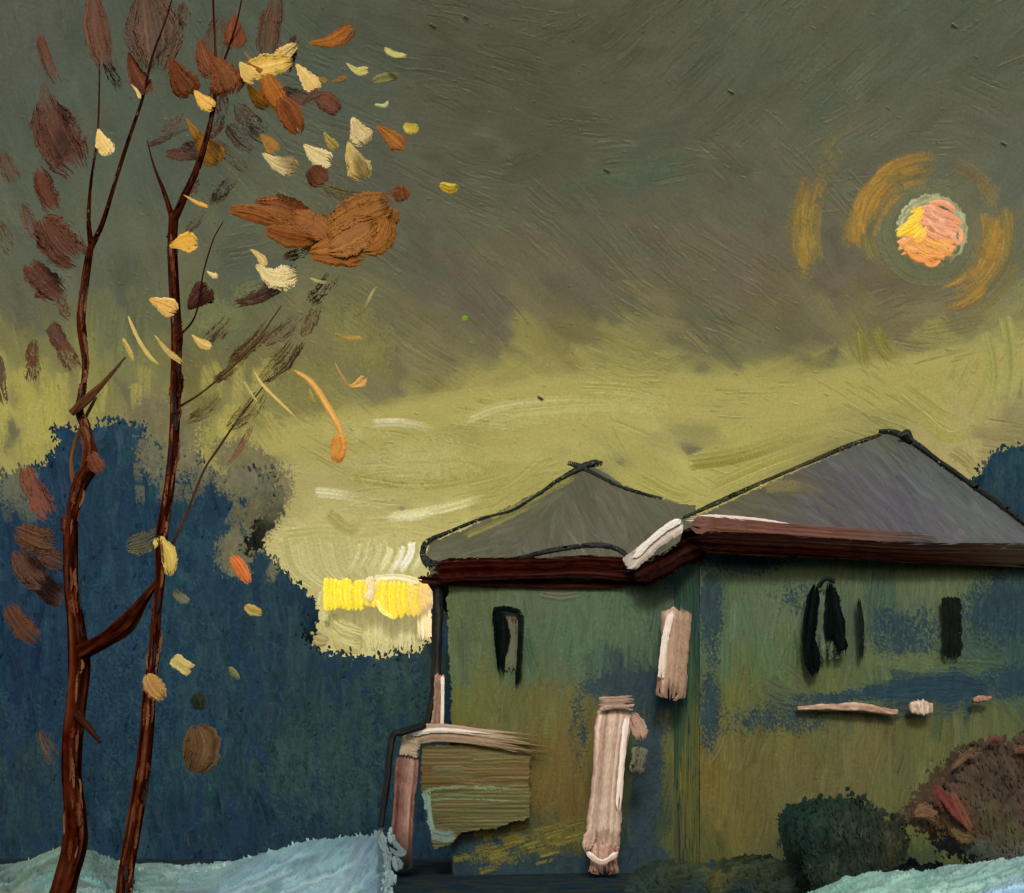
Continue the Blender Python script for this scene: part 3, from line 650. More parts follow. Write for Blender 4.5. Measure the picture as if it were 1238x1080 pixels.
BL = (26,52,68)
cv.scumble([(770,835,70,26,10,1.2),(725,830,30,16,0,.9),(782,950,22,120,5,1.15),(826,800,22,90,5,1.1),(700,880,16,60,0,.6),(640,1052,130,24,0,1.2),(760,1040,60,24,0,1.2),(555,1030,40,30,0,1.2),(818,700,30,30,0,.9),(600,1020,60,20,0,.7)], BL)
cv.scumble([(690,1005,60,22,-5,.8),(600,1035,50,14,0,.7)], (104,92,36))
for i in range(30):
    x, y = rng.uniform(560, 700), rng.normal(1018, 14); cv.stroke([(x-14, y+4), (x+14, y-4)], rng.uniform(4, 10), (112,98,34), (96,88,36), dry=.6, jit=10)
cv.stroke([(652,712),(678,716),(702,712)], 22, (92,90,74), (84,86,70), dry=.25, jit=8)
cv.stroke([(560,740),(562,800),(560,850)], 9, (78,88,66), dry=.4)
m = polymask(cv, [(540,690),(860,690),(860,1070),(548,1070),(543,980),(545,850),(541,760)], 3)
V, Fq, C = grid(cv, fwall(YL), m, 1.)
mb = MB().add(V, Fq, C)
a = at(546, 1062, YL+.12); b2 = at(800, 700, YL+.12)
box(mb, a[0], b2[0]+1, YL+.12, YL+5.5, -.1, b2[2]-.05, (70,80,56))
mb.C = [np.asarray(q)*np.array([.90, .97, .95]) for q in mb.C]; mb.build('wall', M['wall'], house)

# right wing: front wall, slightly turned, and the side wall that runs back to the left wing
pR = at(846, 1060, YR); dR = np.array([math.cos(R(5)), math.sin(R(5)), 0])
wr = plane3(pR, pR+dR, pR+np.array([0, 0, 1]))
cv = Canvas(846, 658, 1330, 1085, 1.15, (30,54,64))
rp = [(860,700,70,92,72,85),(880,760,78,96,72,85),(900,700,84,98,72,85),(950,740,88,102,78,90),(930,790,80,98,68,90),(880,800,78,96,68,90),(980,780,82,98,68,90),(900,820,92,94,48,90),(870,850,92,92,46,85),(1020,690,86,98,72,90),(1100,690,92,102,74,80),(1180,690,84,96,74,90),
      (1060,750,60,82,74,90),(1090,760,66,86,76,90),(1120,740,88,100,74,90),(1150,700,94,102,72,80),(1200,750,50,74,76,90),(1238,720,40,66,74,90),(1238,790,44,70,72,90),(1190,800,66,86,70,10),(1050,800,86,96,64,80),(1100,800,80,92,66,20),(990,810,90,94,56,90),
      (1140,830,28,54,72,0),(1090,835,34,58,66,0),(1220,830,60,80,72,20),(960,850,70,78,58,20),(880,900,102,92,48,90),(950,900,102,94,50,90),(1050,890,102,94,56,90),(1120,890,96,94,52,90),(1200,880,90,92,56,80),
      (860,950,106,90,42,90),(900,1000,102,88,46,90),(820,930,108,90,40,90),(960,960,98,90,54,90),(1050,950,100,92,56,90),(1100,960,92,90,54,90),(1130,1000,90,90,50,90),(870,1030,84,80,44,70),(950,1030,72,74,46,80),(1238,950,84,86,54,90),(1300,800,50,74,72,90),(1300,950,84,86,54,90),(1110,1040,60,66,46,80)]
cv.fill(rp, 2100, (30, 90), (9, 20), jit=6, rel=.8, cj=4, power=4, dry=.3)
cv.fill(rp, 1200, (24, 70), (2.5, 6), jit=5, rel=.8, cj=3.5, alpha=.45, power=4, ajit=8)
cv.scumble([(900,678,70,20,0,1.),(860,740,18,80,0,.95),(858,860,18,60,0,.9),(1090,765,60,40,0,.75),(1210,740,60,60,0,.85),(1250,700,40,40,0,.9),(930,870,90,26,0,.62),(1000,845,60,10,0,.85),(960,720,40,30,0,.5),(900,1050,120,12,0,.9)], BL)
cv.scumble([(1140,832,80,18,0,1.25),(1080,838,70,12,0,1.1),(1225,825,50,26,0,.95)], (26,54,74))
cv.scumble([(1100,800,90,14,0,.8),(960,690,60,16,0,.5)], (92,102,72))
V, Fq, C = grid(cv, wr, None, 1.)
mb = MB().add(V, Fq, C)
# solid behind it: side wall in the direction of depth, back and far end
zt = at(846, 662, YR)[2]; q0 = pR; q1 = pR+dR*7.6; q2 = q1+np.array([-.6, 6., 0]); q3 = np.array([at(800, 0, YL)[0], YL+.3, 0])
ring_ = [q0, q3, q3+np.array([.5, 2.2, 0]), q2, q1]
sv = Canvas(0, 0, 330, 430, 2.4, (30,52,60))
sp = [(40,40,30,54,66,90),(200,50,60,86,74,90),(60,120,70,98,84,90),(250,130,80,104,80,90),(60,190,34,58,72,90),(150,215,60,82,64,90),(60,300,112,106,60,90),(200,300,118,110,60,90),(300,100,50,74,72,90),(300,300,110,104,58,90),(150,390,90,90,60,90),(120,260,60,82,64,90)]
sv.fill(sp, 600, (30, 90), (9, 20), jit=7, rel=.8, cj=5, dry=.4)
def sidepos(X, Y, Z):
    t = (X/330.)[..., None]; P = (q3*(1-t)+q0*t)*np.array([1, 1, 0]); P = P+np.array([0, 0, 1])*(zt*(1-Y/430.))[..., None]
    return P+np.array([-1, 0, 0])*(Z*.012)[..., None]
V, Fq, C = grid(sv, sidepos, None, 1.); mb.add(V, Fq, C)
for i in range(1, 4):
    a, c = ring_[i], ring_[i+1]
    mb.add(np.array([[a[0], a[1], -.1], [c[0], c[1], -.1], [c[0], c[1], zt], [a[0], a[1], zt]]), [(0, 3, 2, 1)], np.array((80, 86, 56.)))
mb.C = [np.asarray(q)*np.array([.90, .97, .95]) for q in mb.C]; mb.build('wall', M['wall'], house)

# roofs
A = at(826, 634, 24.15); B = at(1282, 664, 25.1); Pk = at(1074, 528, 28.9); Cb = at(815, 680, 25.1); Db = B+np.array([-.7, 7.5, 0])
rf = plane3(A, B, Pk)
cv = Canvas(815, 515, 1295, 690, 1.15, (92,94,94))
rpt = [(860,625,92,92,70,25),(920,610,90,90,72,20),(960,590,96,92,76,20),(1000,580,92,92,94,40),(940,640,90,86,82,10),(1050,560,90,94,90,45),(1075,540,84,88,78,45),(1060,620,92,88,96,45),(1000,630,92,88,92,40),(1110,590,90,96,98,45),(1130,640,92,92,98,45),(1170,610,90,98,98,45),(1210,630,92,98,98,45),(1238,650,92,92,98,30),(1150,575,84,92,86,40),(1080,590,86,84,96,48)]
cv.fill(rpt, 900, (40, 110), (10, 24), jit=5, rel=.8, cj=4, power=3.5)
cv.fill(rpt, 700, (30, 90), (2.5, 6), jit=7, rel=1.2, cj=5, alpha=.6, power=3.5, ajit=5)
cv.stroke([(925,590),(950,588),(975,590)], 14, (118,112,72), dry=.35)
m = polymask(cv, [(822,634),(880,607),(950,575),(1020,545),(1066,524),(1082,524),(1140,565),(1200,608),(1245,640),(1290,668),(1000,654),(860,640)], 2)
V, Fq, C = grid(cv, rf, m, 1.)
mb = MB().add(V, Fq, C)
e = np.array([0, .12, -.10])
for T3 in ((A, Cb, Pk), (Cb, Db, Pk), (Db, B, Pk), (A, B, Pk)):
    a, c, p = [np.array(v)+e for v in T3]; mb.add(np.array([a, c, p, (a+p)/2]), [(0, 1, 2, 3)], np.array((84, 86, 84.)))
mb.build('roof', M['roof'], house)
def line3(pts, pl, off=.03):   # photo pixels onto a plane
    a = np.array(pts, float); return pl(a[:, 0], a[:, 1], np.full(len(a), off*F/24))
mb = MB()
tube(mb, line3([(826,628),(870,608),(940,577),(1010,547),(1064,527)], rf), [.03,.045,.035,.05,.03], [(34,40,34),(54,58,40),(70,72,50)], rel=.2, drop=.36, step=.025)
mb.build('ridge_cap', M['trim'], house)
mb = MB()
tube(mb, line3([(1062,524),(1082,527),(1110,543),(1150,572),(1200,607),(1246,642),(1282,668)], rf), [.05,.08,.07,.06,.07,.06,.05], [(26,32,32),(40,44,40),(58,60,50)], rel=.2, drop=.3, step=.025)
mb.build('ridge_cap', M['trim'], house)
mb = MB(); tube(mb, [at(1088,528,28.6), at(1096,525,28.6), at(1102,534,28.6)], [.05,.09,.06], [(34,38,36),(56,56,46)], rel=.15)
mb.build('chimney_stub', M['trim'], house)

A2 = at(512, 692, 24.9); B2 = at(800, 700, 24.9); P2 = at(708, 566, 28.6)
rl = plane3(A2, B2, P2)
cv = Canvas(505, 555, 850, 705, 1.15, (94,94,76))
lpt = [(540,665,96,96,74,-20),(600,640,94,94,76,-25),(650,610,92,92,72,-35),(700,590,92,92,76,60),(750,620,96,94,76,60),(800,630,92,94,74,40),(650,660,92,92,78,70),(720,650,96,94,80,60),(780,660,88,88,72,-40),(720,575,88,90,70,45)]
cv.fill(lpt, 700, (30, 80), (9, 20), jit=5, rel=.8, cj=4)
cv.fill(lpt, 400, (24, 70), (2.5, 6), jit=7, rel=1.2, cj=5, alpha=.6)
for P in ([(560,650),(610,628),(660,602)], [(590,628),(640,606),(680,585)], [(650,596),(680,586),(700,572)]): cv.stroke(P, 7, (140,138,72), (120,118,68), dry=.5)
m = polymask(cv, [(515,672),(518,656),(560,640),(600,620),(640,600),(680,577),(704,562),(722,566),(755,588),(800,604),(840,612),(845,640),(790,702),(520,694)], 2)
V, Fq, C = grid(cv, rl, m, 1.)
mb = MB().add(V, Fq, C)
Cl = A2+np.array([.3, 7.4, 0]); Dl = B2+np.array([0, 7.4, 0])
e = np.array([0, .12, -.10])
for T3 in ((A2, B2, P2), (A2, Cl, P2), (Cl, Dl, P2), (Dl, B2, P2)):
    a, c, p = [np.array(v)+e for v in T3]; mb.add(np.array([a, c, p, (a+p)/2]), [(0, 1, 2, 3)], np.array((88, 88, 76.)))
mb.build('roof', M['roof'], house)
dk = [(28,34,38),(44,48,48),(64,66,58)]
mb = MB(); tube(mb, line3([(520,688),(512,676),(516,658),(545,644),(585,628),(620,618),(650,600),(676,582),(712,564),(728,562)], rl), [.05,.05,.05,.035,.03,.025,.03,.045,.08,.05], dk, rel=.22, drop=.36, step=.025); mb.build('ridge_cap', M['trim'], house)
mb = MB(); tube(mb, line3([(688,562),(700,566),(716,573),(750,590),(775,598),(800,604)], rl), [.06,.07,.04,.035,.035,.02], dk, rel=.22, drop=.36, step=.025); mb.build('ridge_cap', M['trim'], house)
mb = MB(); tube(mb, line3([(514,676),(524,684),(560,684),(620,678),(670,668),(715,662),(745,666),(762,678)], rl, .04), [.04,.06,.03,.035,.045,.055,.05,.04], dk, rel=.22, drop=.36, step=.025); mb.build('gutter', M['trim'], house)

# eaves: dark red boards, pale bargeboards
mar = [(24,10,8),(38,13,9),(48,18,13),(72,50,40)]
E = dict(shape='flat', back=2, fuzz=.35, rel=.7, jit=20, thick=.1)
mb = MB(); dab(mb, [(520,691),(570,688),(650,687),(720,685),(800,694)], 27, 24.7, (50,17,11), (34,11,8), **E); mb.build('fascia', M['dark'], house)
mb = MB(); dab(mb, [(502,700),(540,703),(640,706),(800,707)], 9, 24.9, (58,26,20), (40,18,14), **E); mb.build('soffit', M['dark'], house)
mb = MB()   # pale barge board from the near corner back to the left wing
dab(mb, [(826,632),(802,648),(778,668),(756,686)], 19, 24.1, (206,194,186), (168,156,150), thick=.2, shape='flat', tilt=(-.5, 0), rel=1., jit=22, rag=.05); bb = mb.build('bargeboard', M['trim'], house)
mb = MB(); dab(mb, [(824,628),(806,638),(784,656),(764,676)], 8, 24.0, (246,242,238), (226,218,212), thick=.2, shape='flat', tilt=(-.5, 0), rel=.8, jit=14); build_sub(mb, 'edge_or_highlight_strip', M['trim'], bb)
mb = MB(); dab(mb, [(852,660),(826,670),(802,684),(764,700)], 30, 24.3, (40,15,10), (28,12,9), **E); mb.build('soffit', M['dark'], house)
mb = MB(); dab(mb, [(829,634),(880,637),(950,643),(1060,651),(1140,656)], 21, 24.1, (118,80,72), (88,54,46), tilt=(.15, 0), c3=(84,76,74), **E); mb.build('fascia', M['trim'], house)
mb = MB(); dab(mb, [(985,641),(930,631),(870,627),(828,628)], 9, 24.0, (230,220,214), (200,182,174), thick=.3, shape='leaf', jit=14, tilt=(.15, 0)); mb.build('eave_highlight', M['trim'], house)  # pale pinkish stroke: the eave's highlight, painted on as its own shape
mb = MB(); dab(mb, [(832,654),(900,658),(1000,663),(1100,669),(1220,671),(1340,676)], 27, 24.25, (36,16,12), (26,12,9), tilt=(.15, 0), c3=(58,58,46), **{**E, 'fuzz': .45}); mb.build('soffit', M['dark'], house)
def surf_dabs(mb, L, Y, **k):
    for P, w, c, c2 in L: dab(mb, P, w, Y, c, c2, **{**dict(thick=.08, shape='flat', jit=7, rel=.5, fuzz=.3), **k})
# windows
dg = (13,22,20); dg2 = (8,15,16)
mb = MB(); surf_dabs(mb, [([(618,745),(619,780),(618,815)],16,(78,84,66),(88,96,76)), ([(620,745),(622,770)],10,(70,30,18),(60,34,24))], YL-.07)
win = mb.build('window', M['wall'], house)
mb = MB(); surf_dabs(mb, [([(599,733),(604,760),(606,820)],15,dg,dg2), ([(607,740),(611,770),(606,800)],12,(24,34,26),dg2)], YL-.12, shape='round'); build_sub(mb, 'shutter', M['dark'], win)
mb = MB(); surf_dabs(mb, [([(630,738),(629,780),(626,832)],7,(28,38,28),dg2)], YL-.12); build_sub(mb, 'frame', M['dark'], win)
mb = MB(); surf_dabs(mb, [([(596,738),(612,736),(632,742)],7,dg,dg2)], YL-.14); build_sub(mb, 'frame', M['dark'], win)
mb = MB(); surf_dabs(mb, [([(998,712),(1000,755),(1000,800)],34,(62,82,70),(78,94,74))], YR-.02, dry=.2)
win = mb.build('window', M['wall'], house)
mb = MB(); surf_dabs(mb, [([(986,704),(980,750),(975,800)],17,dg2,dg), ([(980,770),(982,795),(985,819)],19,dg2,dg)], YR-.12, shape='round'); build_sub(mb, 'shutter', M['dark'], win)
mb = MB(); surf_dabs(mb, [([(1003,702),(1010,745),(1020,796)],19,dg2,dg), ([(1006,708),(1003,750),(1002,778)],14,dg,dg2), ([(1008,750),(1016,775),(1024,786)],14,dg2,dg)], YR-.12, shape='round'); build_sub(mb, 'shutter', M['dark'], win)
mb = MB(); surf_dabs(mb, [([(988,712),(998,700),(1012,704)],6,(40,50,44),dg)], YR-.14); build_sub(mb, 'frame', M['dark'], win)
mb = MB(); surf_dabs(mb, [([(1038,722),(1041,760),(1041,802)],8,(30,44,38),dg)], YR+.05, shape='round'); build_sub(mb, 'mullion', M['dark'], win)
mb = MB(); surf_dabs(mb, [([(1150,720),(1153,755),(1151,797)],21,(26,34,28),(18,24,22)), ([(1144,720),(1146,750),(1149,790)],12,(20,28,24),(28,32,24))], YR+.24, shape='flat'); mb.build('window', M['dark'], house)
# ledge under the windows of the right wing
pk1 = [(132,104,90),(176,148,130),(206,184,166)]
mb = MB(); tube(mb, [at(964, 857, YR-.02), at(1000, 856, YR), at(1040, 857, YR+.05), at(1084, 863, YR+.1)], [.04,.07,.09,.06], pk1, flat=1.1, sq=4, rel=.2, jit=16, step=.03); mb.build('ledge', M['trim'], house)
mb = MB(); tube(mb, [at(1100, 857, YR+.05), at(1112, 856, YR+.08), at(1126, 857, YR+.1)], [.1,.14,.1], [(150,118,100),(192,168,150),(228,218,210)], flat=.8, sq=3, rel=.15, jit=16, step=.02); mb.build('ledge', M['trim'], house)
mb = MB(); tube(mb, [at(1176, 847, YR+.2), at(1186, 845, YR+.2), at(1198, 844, YR+.2)], [.05,.07,.04], [(130,94,80),(176,150,130)], flat=1, sq=3, rel=.15, jit=12, step=.02); mb.build('ledge', M['trim'], house)
# thick downpipe under the corner and the pale corner trim on the left
pkc = [(112,88,76),(150,126,110),(178,152,134),(196,172,154)]
mb = MB(); dab(mb, [(818,733),(816,785),(810,848)], 35, 24.1, (172,146,126), (148,122,106), thick=.3, back=3, fuzz=.15, shape='flat', rag=.06, rel=.6, jit=24)
dp = mb.build('downpipe', M['trim'], house)
mb = MB(); dab(mb, [(812,738),(803,780),(799,822)], 8, 23.95, (238,230,224), (214,200,190), thick=.3, shape='flat', jit=12); build_sub(mb, 'edge_or_highlight_strip', M['trim'], dp)  # white rim down the pipe's left side is a painted highlight
mb = MB(); dab(mb, [(532,812),(530,850),(526,888)], 12, 24.9, (170,134,116), (120,92,78), thick=.3, shape='flat', rel=.8, jit=18); dab(mb, [(535,815),(535,850),(534,888)], 4, 24.8, (240,232,222), (224,212,200), thick=.3, shape='flat'); mb.build('corner_trim', M['trim'], house)
mb = MB(); tube(mb, [at(530, 700, 25.1), at(529, 760, 25.1), at(526, 830, 25.1), at(516, 878, 25.1)], [.09,.1,.08,.06], [(24,30,32),(34,36,34),(50,48,42)], sq=3, rel=.15); mb.build('drainpipe', M['trim'], house)
mb = MB(); tube(mb, [at(514, 876, 24.4), at(488, 884, 24.2), at(474, 892, 24.2), at(468, 940, 24.2), at(460, 1000, 24.2)], [.06,.06,.06,.06,.05], [(24,28,32),(32,34,38),(44,50,52)], sq=3, rel=.15); mb.build('porch_outline', M['trim'], house)
# porch
YP = 24.5
mb = MB(); dab(mb, [(484,893),(530,886),(600,894),(684,906)], 22, YP, (176,152,136), (150,128,104), thick=.25, back=3, fuzz=.15, shape='flat', rag=.2, rel=1., jit=18, c3=(112,100,62))
pr = mb.build('porch_rail', M['trim'], house)
mb = MB(); dab(mb, [(492,890),(530,883),(600,888)], 6, YP-.08, (236,228,220), (214,200,188), thick=.3, shape='flat', jit=12, rag=.2); dab(mb, [(484,900),(494,902),(508,904)], 24, YP-.03, (178,160,140), (168,150,120), thick=.12, shape='flat', jit=16); build_sub(mb, 'cap_strip', M['trim'], pr)
mb = MB(); dab(mb, [(493,910),(490,950),(486,1005),(484,1056)], 27, YP+.05, (150,114,102), (112,78,70), thick=.3, back=3, fuzz=.15, shape='flat', rag=.06, rel=.6, jit=30, c3=(60,46,46)); mb.build('porch_post', M['trim'], house)
cv = Canvas(505, 896, 650, 1030, 1.1, (92,80,44))
cv.fill([(520,910,96,86,50,0),(600,915,98,90,50,0),(520,935,96,62,24,0),(600,935,92,72,30,0),(520,952,90,78,42,0),(600,960,92,92,54,0),(560,952,92,98,66,0),(520,975,84,86,52,0),(600,980,84,86,50,0),(560,995,92,82,46,0)], 260, (60, 130), (6, 13), jit=9, rel=.9, cj=4, ajit=1.5, curve=.02, power=4)
cv.stroke([(510,956),(560,952),(640,956)], 3, (112,138,112), jit=10, rel=1.2, dry=.3); cv.stroke([(512,968),(560,966),(640,970)], 2.5, (104,120,88), jit=8, rel=1., dry=.4)
cv.stroke([(514,955),(516,985),(524,1025)], 13, (124,156,146), (110,142,130), dry=.1, rel=1.5); cv.stroke([(522,1008),(540,1012),(552,1006)], 14, (106,130,124), dry=.2)
m = polymask(cv, [(510,900),(640,902),(640,988),(600,1000),(560,1006),(545,1018),(524,1028),(516,990),(508,950)], 2.5)
V, Fq, C = grid(cv, fwall(YP+.12), m, 1.); mb = MB().add(V, Fq, C)
a = at(516, 984, YP+.2); c = at(640, 905, YP+.2); box(mb, a[0], c[0], YP+.2, YL, a[2], c[2], (86,78,44)); mb.build('porch_panel', M['wall'], house)

# free-standing pillar before the wall
YPi = 23.6
pil = tag(empty('pillar', at(734, 1058, YPi)), 'tall pale pink pillar with a flat cap in front of the house wall', 'pillar')
mb = MB(); dab(mb, [(744,852),(738,900),(732,970),(728,1030)], 40, YPi, (196,174,160), (168,142,128), thick=.35, back=3, fuzz=.15, shape='flat', rag=.03, rel=.6, jit=30)
dab(mb, [(716,1000),(712,1015),(708,1030)], 14, YPi-.1, (190,166,150), (170,140,124), thick=.25, shape='round', rel=.9, jit=18)
dab(mb, [(732,1018),(730,1038),(730,1058)], 34, YPi-.02, (170,140,124), (140,106,94), thick=.25, back=3, fuzz=.15, shape='flat', rel=1.2, jit=30); sh = mb.build('shaft', M['trim'], pil)
mb = MB(); dab(mb, [(758,862),(752,920),(747,985)], 7, YPi-.24, (240,230,222), (222,206,196), thick=.3, shape='flat', jit=12, rag=.12); dab(mb, [(708,1030),(728,1042),(748,1030)], 6, YPi-.3, (226,212,204), (206,184,172), thick=.3, shape='flat', jit=14); build_sub(mb, 'edge_or_highlight_strip', M['trim'], sh)  # white rim on the shaft's right side: highlight put in as a pale stroke
mb = MB(); dab(mb, [(722,852),(744,850),(768,850)], 17, YPi-.15, (170,146,132), (140,116,102), thick=.35, back=3, fuzz=.15, shape='flat', rag=.12, rel=1., jit=20); mb.build('cap', M['trim'], pil)
mb = MB(); dab(mb, [(762,862),(772,880),(776,896)], 20, YPi+.1, (176,148,134), (150,118,106), thick=.3, shape='round', rel=.8, jit=18); dab(mb, [(774,902),(772,920),(768,936)], 18, YPi+.15, (100,98,80), (80,84,66), thick=.15, shape='flat', dry=.35, jit=16); mb.build('bracket', M['trim'], pil)

# ------------------------------------------------------------ shrubs
DK = dict(stuff=False, name='bush', cat='bush', scr=(60,66,48), lumps=((26, 22), (9, 8)), bulge=.25)
woods([(962,990),(972,974),(1000,970),(1044,967),(1056,978),(1070,990),(1086,993),(1094,1004),(1098,1024),(1094,1044),(1078,1052),(1080,1090),(985,1090),(974,1050),(964,1020)], (945, 955, 1110, 1095), 18.4,
    [(970,990,18,42,40,90),(980,1030,20,38,34,85),(1010,980,28,46,36,90),(1010,1030,22,36,28,90),(1050,985,30,46,34,85),(1050,1030,26,36,28,80),(1078,1010,44,46,34,90),(1090,1030,40,44,30,90),(1030,1070,26,38,30,20)], [], 420, 'rounded dark green bush at the foot of the larger wall', rag=9, big=((16, 42), (6, 13)), tufts=300, **DK)
woods([(1100,992),(1128,978),(1142,982),(1140,950),(1158,944),(1160,924),(1180,918),(1182,898),(1196,906),(1204,893),(1218,903),(1240,896),(1290,880),(1330,900),(1330,1080),(1240,1062),(1180,1040),(1160,1020),(1140,1004),(1118,992)], (1100, 870, 1330, 1090), 18.0,
    [(1150,960,74,58,46,60),(1190,920,66,56,46,60),(1238,910,70,54,46,60),(1200,960,60,54,46,70),(1238,960,62,54,46,75),(1200,1000,62,56,42,80),(1160,1005,78,60,40,50),(1238,1010,72,66,48,80),(1180,1030,60,66,62,10),(1238,1035,66,72,70,10),(1300,960,76,62,50,80)], [], 620, 'brown bush with red shoots at the right edge of the picture', rag=16, big=((18, 50), (7, 16)), tufts=420, **DK)
DK2 = {**DK, 'name': 'hedge', 'cat': 'hedge', 'bulge': .3}
woods([(770,1062),(800,1048),(850,1046),(878,1056),(890,1044),(930,1038),(955,1038),(970,1050),(1080,1056),(1130,1040),(1146,1052),(1130,1090),(760,1092)], (755, 1030, 1155, 1095), 19.2,
    [(780,1070,34,50,50,10),(820,1055,40,52,34,-10),(870,1060,70,70,38,-10),(900,1055,42,52,34,-10),(940,1045,36,46,32,-5),(960,1070,40,52,50,10),(900,1075,34,52,58,0),(840,1078,34,52,58,0),(1020,1070,30,42,34,0),(1110,1050,34,46,38,-20),(1130,1045,38,52,56,-10)], [], 560, 'low dark green hedge along the foot of the larger wall', rag=5, big=((16, 46), (5, 10)), tufts=200, **DK2)
rb = MB()
for P, w, c, c2, d in [([(1130,948),(1150,975),(1168,1000)],13,(100,46,44),(90,48,42),.25), ([(1150,955),(1165,985),(1178,1010)],13,(100,56,46),(92,60,44),.25), ([(1128,952),(1134,966),(1146,985)],8,(86,42,42),(78,42,40),.4),
                       ([(1150,1000),(1165,1012),(1184,1010)],16,(84,66,38),(76,60,38),.35), ([(1104,985),(1120,980),(1136,992)],18,(104,72,56),(96,76,54),.3), ([(1192,898),(1204,892),(1216,898)],8,(86,48,44),(80,44,40),.3), ([(1150,930),(1166,914),(1190,908)],12,(92,66,52),(84,64,50),.3), ([(1225,910),(1238,905),(1250,915)],12,(88,56,46),(80,52,44),.3)]:
    dab(rb, P, w, 17.9, c, c2, thick=.15, shape='round', dry=d, jit=12, fuzz=.4)
BR = [o for o in bpy.data.objects if o.name.startswith('bush') and 'red shoots' in o.get('label', '')][0]
build_sub(rb, 'red_shoots', M['leaf'], BR)

# ------------------------------------------------------------ trees
def tp(L, Y): return [at(x, y, Y+(e[0] if e else 0)) for x, y, w, *e in L], [w/2/F*Y*.86 for x, y, w, *e in L]
bk = [(26,9,4),(48,17,7),(70,26,12),(92,52,34)]
bk2 = [(28,10,8),(50,18,10),(68,30,18),(92,58,44)]
def limb(name, L, Y, parent, cols, **k):
    P, r = tp(L, Y); mb = MB()
    if name == 'trunk':                                # broken drags of lighter and darker paint over the bark
        C = spline(np.array([e[:3] for e in L], float), 200)
        for i in range(110):
            q = rng.randint(2, 190); x, y, w = C[q]; x2, y2, _ = C[min(q+rng.randint(4, 10), 199)]; o = rng.uniform(-.42, .42)*w
            c = [(104,60,40),(92,44,26),(34,14,8),(52,22,12),(120,80,58),(44,40,42)][rng.randint(6)]
            dab(mb, [(x+o, y), ((x+x2)/2+o+rng.randn(), (y+y2)/2), (x2+o, y2)], rng.uniform(2.5, 6), Y-w*.43/F*Y*math.sqrt(max(.05, 1-(o/w*2)**2))-.01, c, np.array(c)*.85, thick=.1, shape='round', rel=.3, dry=.4, fuzz=.4, jit=9)
    tube(mb, P, r, cols, step=.05, rel=.10, jit=22, seg=28, **k); return mb.build(name, M['bark'], parent)
Y1, Y2 = 14.0, 13.2
t1 = tag(empty('tree', [at(70, 1130, Y1)[0], Y1, 0]), 'leftmost tree with the thicker dark trunk and long brown leaves', 'tree')
limb('trunk', [(50,1140,44),(68,1100,36),(80,1060,32),(90,1020,33),(90,980,29),(86,940,27),(87,890,28),(92,850,27),(95,800,31),(91,750,24),(86,710,20),(85,660,20),(88,620,17),(97,585,20),(110,560,22),(106,525,13),(96,497,12),(100,470,8),(103,440,9),(98,390,12),(103,340,11),(109,300,9)], Y1, t1, bk)
limb('branch', [(96,790,22),(125,775,20),(152,755,24),(172,728,14),(192,700,5)], Y1-.1, t1, bk)
limb('branch', [(110,300,8),(107,265,6),(110,220,4,.2),(118,160,3,.3),(120,90,2,.4),(118,20,1.5,.5),(116,-60,1.2,.6)], Y1, t1, bk2, drop=.33)
limb('branch', [(110,300,8),(124,270,6),(138,225,5,-.2),(152,180,5,-.3),(172,120,4,-.4),(184,70,3,-.5),(205,10,2,-.6),(220,-60,1.5,-.7)], Y1, t1, bk2, drop=.33)
limb('branch', [(86,500,9),(104,484,11),(126,462,6),(152,432,2)], Y1-.12, t1, [(66,40,26),(90,60,40),(104,76,50)])
limb('branch', [(92,862,10),(108,880,9),(122,898,4)], Y1-.15, t1, [(44,22,12),(60,36,24)])
limb('branch', [(92,600,8),(86,560,6,.2),(96,520,5,.2),(116,480,4)], Y1+.15, t1, [(90,56,40),(110,84,60)])

t2 = tag(empty('tree', [at(148, 1140, Y2)[0], Y2, 0]), 'slender tree second from the left with orange and pale yellow leaves', 'tree')
limb('trunk', [(140,1145,26),(150,1090,23),(154,1050,20),(164,990,20),(172,940,20),(178,890,19),(181,840,17),(187,790,16),(190,740,13),(194,700,13),(196,650,16),(205,590,14),(211,530,13),(213,470,14),(214,410,14),(211,350,14),(209,300,13),(210,262,13)], Y2, t2, bk)
limb('branch', [(210,268,9),(200,236,6,.1),(186,200,3,.2),(178,170,1.5,.3)], Y2, t2, bk2, drop=.33)
limb('branch', [(210,268,11),(224,236,9,-.1),(240,200,8,-.2),(254,150,6,-.3),(262,100,5,-.35),(260,50,3,-.4),(258,-10,2.5,-.5),(262,-80,2,-.6)], Y2, t2, bk2, drop=.33)
limb('branch', [(262,100,4,-.3),(276,60,3,-.4),(288,20,2,-.5),(300,-40,1.5,-.6)], Y2, t2, bk2, drop=.33)
limb('twig', [(214,410,3),(236,382,2.2),(246,330,2),(258,290,1.8),(270,268,1.2)], Y2-.1, t2, bk2, drop=.33)
limb('twig', [(208,660,4,.1),(226,620,3.5,.2),(246,570,3,.3),(262,545,3,.4),(286,510,2.5,.5),(318,468,2,.6)], Y2, t2, [(60,38,24),(90,62,38)])
limb('twig', [(212,495,3),(250,470,2.5,.2),(300,425,2,.4),(340,370,1.5,.5)], Y2, t2, [(84,60,34),(100,80,44)])

